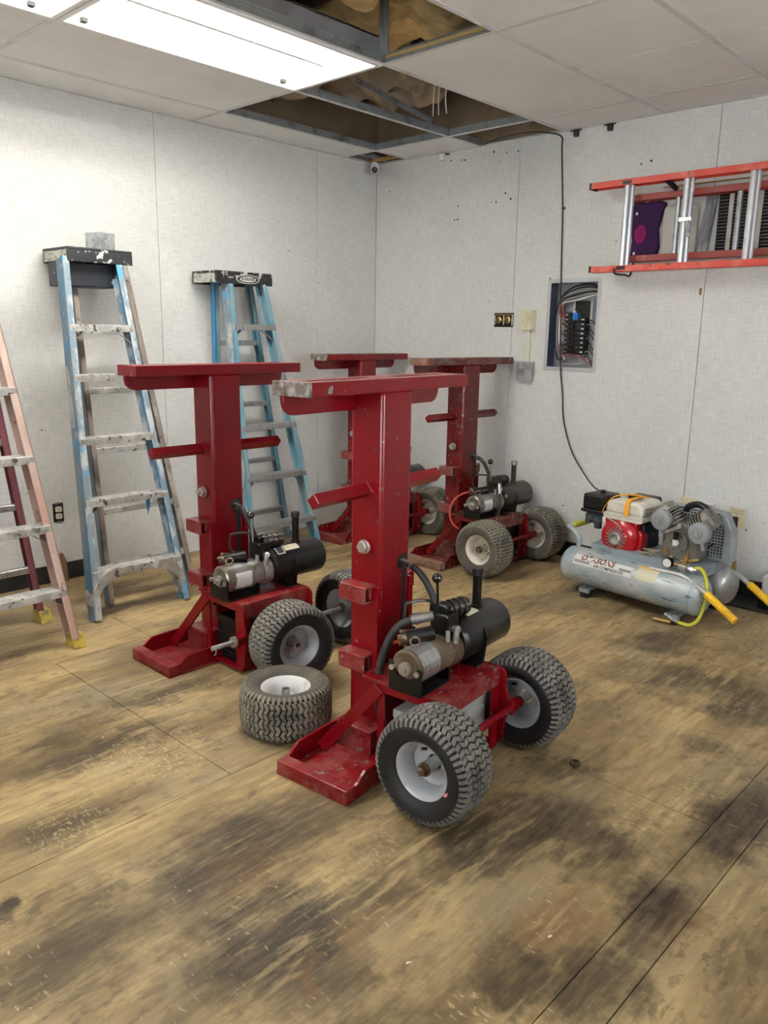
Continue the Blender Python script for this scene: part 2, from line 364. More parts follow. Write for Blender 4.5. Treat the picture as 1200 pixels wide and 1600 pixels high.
def tube(bm, pts, r, n=8, smooth=True, k=6):
    P = smoothpath(pts, k) if smooth else [Vector(p) for p in pts]
    s, u, d = frame_of(P[1]-P[0]); rings = []
    for i, p in enumerate(P):
        t = (P[min(i+1, len(P)-1)]-P[max(i-1, 0)]).normalized()
        s = (s-t*s.dot(t)).normalized(); u = t.cross(s)
        rings.append([p+s*(r*math.cos(2*PI*j/n))+u*(r*math.sin(2*PI*j/n)) for j in range(n)])
    ringsurf(bm, rings)
def lathe(bm, prof, p0, axis, n=32, closed=False, up=None):
    p0 = Vector(p0); s, u, d = frame_of(axis, up)
    rings = [[p0+d*h+s*(r*math.cos(2*PI*i/n))+u*(r*math.sin(2*PI*i/n)) for i in range(n)] for r, h in prof]
    ringsurf(bm, rings, True, True, closed)
def prism(bm, poly, h0, h1, M=None):
    """poly in local XY, extruded in local Z"""
    M = M or Matrix(); a = [bm.verts.new(M @ Vector((x, y, h0))) for x, y in poly]; b = [bm.verts.new(M @ Vector((x, y, h1))) for x, y in poly]
    n = len(poly)
    for i in range(n): bm.faces.new((a[i], a[(i+1) % n], b[(i+1) % n], b[i]))
    bm.faces.new(a[::-1]); bm.faces.new(b)
XZ = Matrix(((1, 0, 0, 0), (0, 0, 1, 0), (0, 1, 0, 0), (0, 0, 0, 1)))   # poly (x,z), extrude y
YZ = Matrix(((0, 0, 1, 0), (1, 0, 0, 0), (0, 1, 0, 0), (0, 0, 0, 1)))   # poly (y,z), extrude x
def rrect(x0, x1, y0, y1, r, k=5, corners=(1, 1, 1, 1)):
    out = []
    for (cx, cy, a0, on) in ((x1-r, y1-r, 0, corners[0]), (x0+r, y1-r, 90, corners[1]), (x0+r, y0+r, 180, corners[2]), (x1-r, y0+r, 270, corners[3])):
        if on:
            for i in range(k+1):
                a = math.radians(a0+90*i/k); out.append((cx+r*math.cos(a), cy+r*math.sin(a)))
        else:
            out.append((x1 if a0 in (0, 270) else x0, y1 if a0 in (0, 90) else y0))
    return out
def NB(): return bmesh.new()
def fin(name, bm, m, parent=None, bevel=0, smooth=False, seg=2, kind=None, label=None):
    bmesh.ops.recalc_face_normals(bm, faces=bm.faces)
    if smooth:
        for f in bm.faces: f.smooth = True
        for e in bm.edges:
            if len(e.link_faces) == 2 and e.calc_face_angle(0) > math.radians(38): e.smooth = False
    me = bpy.data.meshes.new(name); bm.to_mesh(me); bm.free()
    ms = m if isinstance(m, (list, tuple)) else [m]
    for x in ms: me.materials.append(MATS[x])
    o = bpy.data.objects.new(name, me); COL.objects.link(o)
    if parent: o.parent = parent
    if bevel:
        md = o.modifiers.new('bevel', 'BEVEL'); md.width = bevel; md.segments = seg; md.limit_method = 'ANGLE'; md.angle_limit = math.radians(40); md.harden_normals = False
        if seg > 1:
            for p in me.polygons: p.use_smooth = smooth
    if kind: o['kind'] = kind
    if label: o['label'] = label
    return o
def bx(name, m, parent, x0, x1, y0, y1, z0, z1, bevel=0, M=None, **k):
    b = NB(); box(b, x0, x1, y0, y1, z0, z1, M); return fin(name, b, m, parent, bevel, **k)
def cy(name, m, parent, p0, p1, r0, r1=None, n=20, smooth=True, bevel=0, **k):
    b = NB(); cyl(b, p0, p1, r0, r1, n); return fin(name, b, m, parent, bevel, smooth, **k)
def tb(name, m, parent, pts, r, n=8, **k):
    b = NB(); tube(b, pts, r, n); return fin(name, b, m, parent, smooth=True, **k)
def thing(name, label, cat, loc=(0, 0, 0), rz=0, group=None):
    o = bpy.data.objects.new(name, None); COL.objects.link(o); o.location = loc; o.rotation_euler = (0, 0, rz)
    o.empty_display_size = .1; o['label'] = label; o['category'] = cat
    if group: o['group'] = group
    return o
def tag(o, label, cat, group=None):
    o['label'] = label; o['category'] = cat
    if group: o['group'] = group
    return o
def struct(o): o['kind'] = 'structure'; return o
def copy_tree(o, parent=None, swap=None):
    c = o.copy(); COL.objects.link(c); c.parent = parent
    if swap and c.data and c.type == 'MESH':
        for i, sl in enumerate(c.material_slots):
            if sl.material and sl.material.name in swap:
                sl.link = 'OBJECT'; sl.material = MATS[swap[sl.material.name]]
    for ch in list(o.children): copy_tree(ch, c, swap)
    return c
def text_mesh(body, size, shear=0, bold=0, extrude=.0004, align='CENTER'):
    cu_ = bpy.data.curves.new('lettering', 'FONT'); cu_.body = body; cu_.size = size; cu_.shear = shear; cu_.offset = bold; cu_.extrude = extrude
    cu_.align_x = align; cu_.align_y = 'CENTER'; cu_.resolution_u = 3
    to = bpy.data.objects.new('lettering', cu_); COL.objects.link(to)
    dg = bpy.context.evaluated_depsgraph_get(); me = bpy.data.meshes.new_from_object(to.evaluated_get(dg))
    bpy.data.objects.remove(to); bpy.data.curves.remove(cu_); return me
def text_obj(name, body, size, m, parent, M, fn=None, **k):
    me = text_mesh(body, size, **k)
    for v in me.vertices:
        p = M @ v.co if not fn else fn(v.co)
        v.co = p
    me.materials.clear(); me.materials.append(MATS[m])
    o = bpy.data.objects.new(name, me); COL.objects.link(o); o.parent = parent; return o
HOLES_BACK = [(0.130, 2.354, .005), (0.678, 2.489, .006), (0.768, 2.482, .006), (0.795, 2.478, .006), (1.021, 2.499, .007), (1.119, 2.482, .0055), (1.204, 2.479, .006), (0.606, 2.262, .004), (0.749, 2.200, .0055), (1.018, 2.199, .0055), (1.053, 2.196, .006), (1.123, 2.243, .006), (1.164, 2.205, .007), (1.064, 2.434, .004), (2.077, 2.315, .006), (2.019, 2.306, .005), (0.721, 2.115, .0065), (0.748, 2.117, .0065), (1.552, 2.117, .008), (1.904, 1.910, .004), (1.485, 1.715, .005), (1.036, 1.591, .004), (1.754, 1.061, .0035), (1.464, .115, .005), (1.471, .266, .004), (1.676, .325, .005), (2.795, .368, .006), (2.885, .420, .003)]
HOLES_LEFT = [(-2.315, 1.364, .004), (-2.547, .843, .004), (-.821, 1.893, .006), (-.590, 1.774, .004), (-.565, 1.704, .004), (-2.674, 1.122, .004)]
# ================================================================== the room
H, GX, GY, G = 2.544, .3066, .3349, .6096
RX, RY, TOP = 5.55, -5.75, 3.02
# floor: plywood sheets on a dark subfloor
fl = struct(bx('floor', 'hole_dark', None, -.15, RX+.15, RY-.15, .15, -.06, -.022))
def sheet(x0, x1, y0, y1):
    g = .0016; bx('plywood_sheet', 'floor_plywood', fl, x0+g, x1-g, y0+g, y1-g, -.022, 0)
for x0, x1, js in ((0, .735, (0, -1.55, -3.99, RY)), (.735, 1.09, (0, -2.60, -5.04, RY)), (1.09, 2.31, (0, -.60, -3.04, -5.48, RY)), (2.31, 3.515, (0, -2.235, -4.67, RY)), (3.515, 3.625, (0, -1.9, -4.34, RY)), (3.625, 4.845, (0, -.9, -3.34, RY)), (4.845, RX, (0, -2.0, -4.44, RY))):
    for a, b in zip(js, js[1:]): sheet(x0, x1, b, a)
# walls: vinyl faced boards in front of a backing
wl = struct(bx('wall_left', 'plenum_board', None, -.16, -.014, RY-.16, .16, -.06, TOP))
wb = struct(bx('wall_back', 'plenum_board', None, -.014, RX+.16, .13, .18, -.06, TOP))
bxs = NB()
box(bxs, -.014, 1.475, .014, .13, -.06, TOP); box(bxs, 1.83, RX, .014, .13, -.06, TOP); box(bxs, 1.475, 1.83, .014, .13, -.06, 1.165); box(bxs, 1.475, 1.83, .014, .13, 1.71, TOP)
fin('stud_fill', bxs, 'plenum_board', wb)
PT = H+.012
ys = [0, -.574, -1.793, -3.012, -4.231, -5.45, RY]
for a, b in zip(ys, ys[1:]): bx('wall_panel', 'wall_vinyl', wl, -.014, 0, b+.0015, a-.0015, 0, PT, .001)
xs = [0, 1.219, 2.438, 3.657, 4.876, RX]
for i, (a, b) in enumerate(zip(xs, xs[1:])):
    if i == 1:
        q = NB(); g = .0015
        box(q, a+g, 1.476, 0, .014, 0, PT); box(q, 1.829, b-g, 0, .014, 0, PT); box(q, 1.476, 1.829, 0, .014, 0, 1.166); box(q, 1.476, 1.829, 0, .014, 1.709, PT)
        fin('wall_panel', q, 'wall_vinyl', wb)
    else: bx('wall_panel', 'wall_vinyl', wb, a+.0015, b-.0015, 0, .014, 0, PT, .001)
def spot(par, M, r):
    q = NB(); n = 7; vv = [bm_v for bm_v in (q.verts.new(M @ Vector((r*(.7+.6*random.random())*math.cos(2*PI*i/n), r*(.7+.6*random.random())*math.sin(2*PI*i/n), 0))) for i in range(n))]
    q.faces.new(vv); return fin('nail_hole', q, 'hole_dark', par)
for x, z, r in HOLES_BACK: spot(wb, Matrix.Translation((x, -.0006, z)) @ Matrix.Rotation(PI/2, 4, 'X'), r)
for y, z, r in HOLES_LEFT: spot(wl, Matrix.Translation((.0006, y, z)) @ Matrix.Rotation(PI/2, 4, 'Y'), r)
struct(bx('baseboard_left', 'baseboard_black', None, 0, .010, RY, -2.36, 0, .098, .002))
struct(bx('baseboard_back', 'baseboard_black', None, 1.30, RX, -.010, 0, 0, .098, .002))
# walls behind the camera; daylight comes in at two unseen windows there
wr = struct(bx('wall_right', 'plenum_board', None, RX+.10, RX+.14, RY-.16, .13, -.06, TOP))
wr.data.clear_geometry(); q = NB()
def holed(q, axis, c0, c1, lo, hi, holes):
    hs = sorted(holes); a = lo
    for h0, h1, z0, z1 in hs:
        for (u0, u1, v0, v1) in ((a, h0, -.06, TOP), (h0, h1, -.06, z0), (h0, h1, z1, TOP)):
            if v1 > v0: (box(q, c0, c1, u0, u1, v0, v1) if axis == 'x' else box(q, u0, u1, c0, c1, v0, v1))
        a = h1
    (box(q, c0, c1, a, hi, -.06, TOP) if axis == 'x' else box(q, a, hi, c0, c1, -.06, TOP))
WIN_R = (-3.2, -1.5, .95, 2.15); WIN_F = (2.2, 4.4, .95, 2.15)
holed(q, 'x', RX, RX+.14, RY-.16, .13, [WIN_R]); q.to_mesh(wr.data); q.free(); wr.data.materials.clear(); wr.data.materials.append(MATS['wall_vinyl'])
wf = struct(bx('wall_front', 'wall_vinyl', None, 0, 1, 0, 1, 0, 1)); wf.data.clear_geometry(); q = NB()
holed(q, 'y', RY-.14, RY, -.014, RX, [WIN_F]); q.to_mesh(wf.data); q.free()
def window(name, axis, c, W):
    u0, u1, z0, z1 = W
    def B_(m, p, a0, a1, c0, c1, b0, b1, nm):
        return bx(nm, m, p, *( (c0, c1, a0, a1) if axis == 'x' else (a0, a1, c0, c1)), b0, b1)
    s = 1 if axis == 'x' else -1
    q = NB()
    for (a0, a1, b0, b1) in ((u0, u1, z0, z0+.05), (u0, u1, z1-.05, z1), (u0, u0+.05, z0+.05, z1-.05), (u1-.05, u1, z0+.05, z1-.05), ((u0+u1)/2-.02, (u0+u1)/2+.02, z0+.05, z1-.05)):
        c0, c1 = sorted((c+s*.04, c+s*.09))
        (box(q, c0, c1, a0, a1, b0, b1) if axis == 'x' else box(q, a0, a1, c0, c1, b0, b1))
    o = struct(fin(name, q, 'wood_trim'))
    c0, c1 = sorted((c+s*.062, c+s*.066))
    for a0, a1 in ((u0+.05, (u0+u1)/2-.02), ((u0+u1)/2+.02, u1-.05)): B_('glass_clear', o, a0, a1, c0, c1, z0+.05, z1-.05, 'pane')
window('window_1', 'x', RX, WIN_R); window('window_2', 'y', RY, WIN_F)
# roof deck over the dropped ceiling
struct(bx('roof_deck', 'roof_dark', None, -.16, RX+.16, RY-.16, .18, TOP, TOP+.05))
joist_ys = [-.22-.61*i for i in range(9)]
for i, y in enumerate(joist_ys):
    o = bx('roof_joist', 'joist_wood', None, -.013, RX-.001, y-.02, y+.02, TOP-.14, TOP, .002); struct(o)
# dropped ceiling
ceil = struct(bx('ceiling', 'tee_white', None, 0, 1, 0, 1, 0, 1)); ceil.data.clear_geometry()
gx = [0] + [GX+G*i for i in range(9)] ; gx = [g for g in gx if g < RX-.05] + [RX]
gy = [0, -GY] + [-GY-2*G*i for i in range(1, 6)]; gy = [g for g in gy if g > RY+.05] + [RY]
q = NB()   # wall angle
for (a, b, c, d) in ((0, .022, RY, 0), (RX-.022, RX, RY, 0), (.022, RX-.022, -.022, 0), (.022, RX-.022, RY, RY+.022)): box(q, a, b, c, d, H-.002, H)
q.to_mesh(ceil.data); q.free()
def tee(p0, p1, m='tee_white', name='grid_tee'):
    q = NB(); p0, p1 = Vector(p0), Vector(p1); d = (p1-p0).normalized(); s = Vector((-d.y, d.x, 0))
    beam(q, p0+Vector((0, 0, H-.0012)), p1+Vector((0, 0, H-.0012)), .024, .0024)
    for f in q.faces: f.material_index = 0
    k = len(q.faces)
    beam(q, p0+Vector((0, 0, H+.019)), p1+Vector((0, 0, H+.019)), .003, .038)
    beam(q, p0+Vector((0, 0, H+.036)), p1+Vector((0, 0, H+.036)), .008, .010)
    q.faces.ensure_lookup_table()
    for f in q.faces[k:]: f.material_index = 1
    return fin(name, q, [m, 'tee_metal'], ceil)
for x in gx[1:-1]: tee((x, RY, 0), (x, 0, 0))
for y in gy[1:-1]:
    for a, b in zip(gx, gx[1:]): tee((a+.012, y, 0), (b-.012, y, 0))
LIGHTS = [(2, 2), (2, 3)]       # (column, row) in the grid
OPEN = {(1, 1), (2, 1), (3, 2), (0, 0), (2, 0)}
for i, (a, b) in enumerate(zip(gx, gx[1:])):
    for j, (c, d) in enumerate(zip(gy, gy[1:])):
        if (i, j) in OPEN or (i, j) in LIGHTS: continue
        o = bx('ceiling_tile', 'tile_white', ceil, a+.006, b-.006, d+.006, c-.006, H+.0005, H+.016)
        if i >= 4 and 1 <= j:   # these tiles are scored across the middle to look square
            o.data.clear_geometry(); q = NB(); m_ = (c+d)/2
            box(q, a+.006, b-.006, d+.006, m_-.005, H+.0005, H+.016); box(q, a+.006, b-.006, m_+.005, c-.006, H+.0005, H+.016); box(q, a+.006, b-.006, m_-.005, m_+.005, H+.005, H+.016)
            bmesh.ops.recalc_face_normals(q, faces=q.faces); q.to_mesh(o.data); q.free()
# sagging edge of the tile right of the gap, yellow board over it
bx('tile_edge_board', 'tile_edge', ceil, gx[3]+.02, gx[4]+.01, gy[2]-.008, gy[2]+.030, H+.0165, H+.030)
# galvanised strap hanging from the roof at the grid crossing, and a loose tee in the gap
q = NB(); box(q, gx[3]-.026, gx[3]+.028, gy[2]-.002, gy[2]+.001, H+.04, TOP); box(q, gx[3]-.002, gx[3]+.001, gy[2]-.03, gy[2]+.002, H+.04, TOP)
tag(fin('hanger_strap', q, 'tee_metal'), 'dark metal hanger strap dropping from the roof to the ceiling grid crossing', 'hanger strap')
q = NB(); beam(q, (gx[2]+.06, gy[1]-.85, H+.118), (gx[2]+.02, gy[1]-.18, H+.05), .004, .03); tag(fin('loose_tee', q, 'tee_metal'), 'loose metal grid bar slanting across the open ceiling gap', 'metal bar')
bx('wood_strip', 'wood_yellow', ceil, .03, GX-.01, -.10, -.065, H+.001, H+.018)
q = NB(); box(q, .02, .045, -GY+.02, -.02, H+.01, H+.035); box(q, .10, .12, -GY+.02, -.02, H+.01, H+.035); fin('conduit_rail', q, 'tee_metal', ceil)
# insulation batts sagging between the joists
def batt(x0, x1, y0, y1, z, amp, m, label, seed):
    q = NB(); nx, ny = 60, 44; g = []
    for i in range(nx+1):
        row = []
        for j in range(ny+1):
            u, v = i/nx, j/ny; x = x0+(x1-x0)*u; y = y0+(y1-y0)*v
            p = Vector((x*3.2+seed, y*3.2, seed)); e = min(1, 8*min(u, 1-u, v, 1-v))
            zz = z - amp*(.6+.9*mnoise.noise(p)+.4*mnoise.noise(p*2.7)+.16*mnoise.noise(p*6))*e
            row.append(q.verts.new((x, y, max(H+.14, min(zz, TOP-.15)))))
        g.append(row)
    for i in range(nx):
        for j in range(ny): q.faces.new((g[i][j], g[i+1][j], g[i+1][j+1], g[i][j+1]))
    r = bmesh.ops.extrude_face_region(q, geom=q.faces[:]); 
    for v_ in r['geom']:
        if isinstance(v_, bmesh.types.BMVert): v_.co.z = TOP-.143
    return tag(fin('insulation_batt', q, m, smooth=True), label, 'insulation')
batt(1.54, 2.015, -2.70, -1.62, TOP-.19, .20, 'insulation', 'yellow fibreglass batt sagging above the open ceiling gap beside the bright lamp', 1.3)
batt(.95, 2.10, -1.56, -.98, TOP-.16, .11, 'insulation', 'brownish fibreglass batt over the gap with hanging white wires', 4.1)
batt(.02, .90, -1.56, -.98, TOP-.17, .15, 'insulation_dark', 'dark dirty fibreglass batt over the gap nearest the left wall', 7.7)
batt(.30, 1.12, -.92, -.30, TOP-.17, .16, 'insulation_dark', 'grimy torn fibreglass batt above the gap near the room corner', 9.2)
# torn paper and white cables in the gap
q = NB()
pts = [(0, 0), (.05, .02), (.07, .09), (.12, .10), (.15, .17), (.10, .22), (.05, .18), (.03, .25), (-.02, .22), (-.01, .12)]
prism(q, pts, 0, .004, Matrix.Translation((1.22, .009, H+.06)) @ XZ); tag(fin('torn_paper', q, 'paper_torn'), 'torn grey facing paper hanging above the open ceiling grid', 'paper')
for k, dx in enumerate((0, .03, .07)):
    o = tb('white_cable', 'cable_white', None, [(gx[2]+.32+dx, -.83, TOP-.30), (gx[2]+.30+dx*1.3, -.82, H+.24), (gx[2]+.22+dx*1.2, -.74, H+.10), (gx[2]+.15+dx*1.4, -.66, H+.03)], .0035, 6)
    tag(o, 'thin white cable drooping through the open ceiling grid', 'cable', 'white cables in the ceiling gap')
for k, dx in enumerate((0, .018)):
    o = tb('white_cable', 'cable_white', None, [(2.02+dx, -2.05, TOP-.2), (2.02+dx, -2.03, H+.2), (2.04+dx*1.3, -1.98, H+.07), (2.05+dx, -1.9, H+.045)], .0035, 6)
    tag(o, 'thin white cable hanging behind the gap beside the bright lamp', 'cable', 'white cables beside the lamp')
# fluorescent troffers
def troffer(i, j, label):
    x0, x1, y0, y1 = gx[i]+.004, gx[i+1]-.004, gy[j+1]+.004, gy[j]-.004
    t = thing('ceiling_light', label, 'ceiling light', ((x0+x1)/2, (y0+y1)/2, H))
    hx, hy = (x1-x0)/2, (y1-y0)/2; z0, z1 = -.004, .10
    q = NB()
    for a in ((-hx, -hx+.022, -hy, hy), (hx-.022, hx, -hy, hy), (-hx+.022, hx-.022, -hy, -hy+.022), (-hx+.022, hx-.022, hy-.022, hy)): box(q, *a, z0-.006, z0+.012)
    fin('frame', q, 'light_white', t, .002)
    q = NB(); box(q, -hx, hx, -hy, hy, z1, z1+.006)
    for a in ((-hx+.002, -hx+.005, -hy, hy), (hx-.005, hx-.002, -hy, hy), (-hx, hx, -hy+.002, -hy+.005), (-hx, hx, hy-.005, hy-.002)): box(q, *a, z0+.008, z1)
    fin('reflector_pan', q, 'light_white', t)
    q = NB()
    for a in ((-hx, -hx+.0015, -hy, hy), (hx-.0015, hx, -hy, hy), (-hx, hx, -hy, -hy+.0015), (-hx, hx, hy-.0015, hy)): box(q, *a, z0+.014, z1+.008)
    box(q, -hx, hx, -hy, hy, z1+.0065, z1+.009); fin('housing', q, 'panel_grey', t)
    q = NB(); prism(q, [(-.035, z1), (.035, z1), (.012, .03), (-.012, .03)], -hy+.004, hy-.004, XZ); fin('ballast_ridge', q, 'light_white', t)
    for x in (-.21, -.095, .095, .21):
        cy('lamp_tube', 'tube_glow', t, (x, -hy+.035, .05), (x, hy-.035, .05), .0135, n=12)
        for s in (-1, 1):
            q = NB(); box(q, x-.012, x+.012, s*hy-s*.034-.008, s*hy-s*.034+.008, .034, z1); fin('lamp_holder', q, 'light_white', t)
    for s in (-1, 1):
        q = NB(); box(q, -hx+.024, -hx+.046, s*(hy-.10)-.012, s*(hy-.10)+.012, .004, .02); fin('latch', q, 'hole_dark', t)
troffer(2, 2, 'lit fluorescent ceiling light between the yellow insulation gap and the plain tile')
troffer(2, 3, 'lit fluorescent ceiling light cut off at the top left corner')
# ================================================================== wheels
def tire_parts(par_wheel, dusty=False):
    """wheel local: axis = y, outer face toward -y"""
    R, W = .165, .082
    half = [(.086, .060), (.092, .068), (.105, .077), (.125, .082), (.142, .081), (.151, .074), (.155, .062), (.1565, .030), (.157, 0)]
    prof = [(r, -h) for r, h in half] + [(r, h) for r, h in half[-2::-1]]
    inner = [(.084, .055), (.083, 0), (.084, -.055)]
    q = NB(); lathe(q, prof+inner, (0, 0, 0), (0, 1, 0), 56, True)
    for f in q.faces:
        c_ = f.calc_center_median()
        if math.hypot(c_.x, c_.z) > .150: f.material_index = 1
    tire = fin('tire', q, ['tire_side_dusty' if dusty else 'tire_side', 'tire_groove'], par_wheel, smooth=True)
    # thin raised ring on each sidewall
    for s in (-1, 1):
        q = NB(); lathe(q, [(.131, s*.0812), (.133, s*.0832), (.135, s*.0812), (.133, s*.080)], (0, 0, 0), (0, 1, 0), 56, True)
        fin('sidewall_ring', q, 'tire_side_dusty' if dusty else 'tire_side', tire if tire.parent and tire.parent.type == 'EMPTY' else par_wheel, smooth=True)
    # tread blocks
    q = NB(); N = 52; rows = [-.066, -.047, -.028, -.0095, .0095, .028, .047, .066]
    def rad(t): return R - .0075*max(0, (abs(t)-.025)/.045)**2
    zz = lambda t: (.30 if (int(round((t+.066)/.019)) % 2) else -.30)
    step = 2*PI/N
    def block(t0, t1, c0, z0, z1, gap=.15, depth=.0085):
        pts = [(c0+step*(z0-.5+gap), t0), (c0+step*(z0+.5-gap), t0), (c0+step*(z1+.5-gap), t1), (c0+step*(z1-.5+gap), t1)]
        top = []; bot = []
        for th, t in pts:
            r = rad(t); top.append((r*math.cos(th), t, r*math.sin(th)))
        cx = sum(p[0] for p in pts)/4; 
        for th, t in pts:
            r = rad(t)-depth; bot.append((r*math.cos(th), t, r*math.sin(th)))
        vt = [q.verts.new(p) for p in top]; vb = [q.verts.new(p) for p in bot]
        q.faces.new(vt)
        for i in range(4): q.faces.new((vt[i], vb[i], vb[(i+1) % 4], vt[(i+1) % 4]))
    for k in range(N):
        c = step*k
        for a in range(7):
            t0, t1 = rows[a], rows[a+1]; z0 = .20*(1 if a % 2 else -1); z1 = -z0
            g = .0019 if (a+k) % 2 else .0003
            block(t0+g, t1-(.0019 if (a+1+k) % 2 else .0003), c, z0, z1)
        for s in (-1, 1):     # shoulder lugs running down the sidewall
            th0, th1 = c-step*.30+s*0, c+step*.24; e = .20*(-1 if s < 0 else 1)*step*(-1)
            pr = [(.066, rad(.066)), (.076, .1535), (.0835, .139)]
            lo = [(.066, .150), (.072, .148), (.080, .138)]
            ring = []
            for (t, r), (t2, r2) in zip(pr, lo):
                ring.append([q.verts.new((rr*math.cos(th+e), s*tt, rr*math.sin(th+e))) for (rr, tt, th) in ((r, t, th0), (r, t, th1), (r2, t2, th1), (r2, t2, th0))])
            for A, Bq in zip(ring, ring[1:]):
                for i in range(4): q.faces.new((A[i], A[(i+1) % 4], Bq[(i+1) % 4], Bq[i]))
            q.faces.new(ring[0]); q.faces.new(ring[-1])
    fin('tread', q, 'tire_tread_dusty' if dusty else 'tire_tread', tire, kind='stuff', label='blocky turf tread')
def make_rim(name, rimmat, parent=None, hub='hub_rust'):
    q = NB()
    prof = [(.091, -.064), (.0925, -.059), (.089, -.055), (.080, -.050), (.074, -.030), (.072, .030), (.080, .050), (.089, .055), (.0925, .059), (.091, .064), (.084, .061), (.076, .050), (.066, .032), (.0655, .010), (.045, .016), (.024, .016), (.024, .006), (.045, .004), (.0645, -.004), (.066, -.030), (.076, -.050), (.084, -.061)]
    lathe(q, prof, (0, 0, 0), (0, 1, 0), 40, True)
    o = fin(name, q, rimmat, parent, smooth=True)
    return o
def wheel(parent, rimmat, y, x, z, side, dusty=False, hubstyle='nut'):
    """side -1: outer face to -y"""
    o = make_rim('wheel', rimmat, parent); o.location = (x, y, z); o.rotation_euler = (0, random.uniform(0, 6), 0)
    tire_parts(o, dusty)
    q = NB(); cyl(q, (0, -.042, 0), (0, .045, 0), .019, n=18); fin('hub', q, rimmat, o, smooth=True)
    q = NB(); cyl(q, (0, -.056, 0), (0, .056, 0), .0125, n=14)
    for s in (-1, 1): cyl(q, (0, s*.046, 0), (0, s*.050, 0), .021, n=18)
    if hubstyle == 'nut': cyl(q, (0, -.064, 0), (0, -.050, 0), .015, n=6); cyl(q, (0, .050, 0), (0, .060, 0), .015, n=6)
    fin('axle_nut', q, 'hub_rust' if hubstyle == 'nut' else 'hole_dark', o, smooth=True)
    q = NB(); cyl(q, (.055, -.030, .01), (.062, -.048, .012), .005, n=8); fin('valve_stem', q, 'black_rubber', o, smooth=True)
    return o
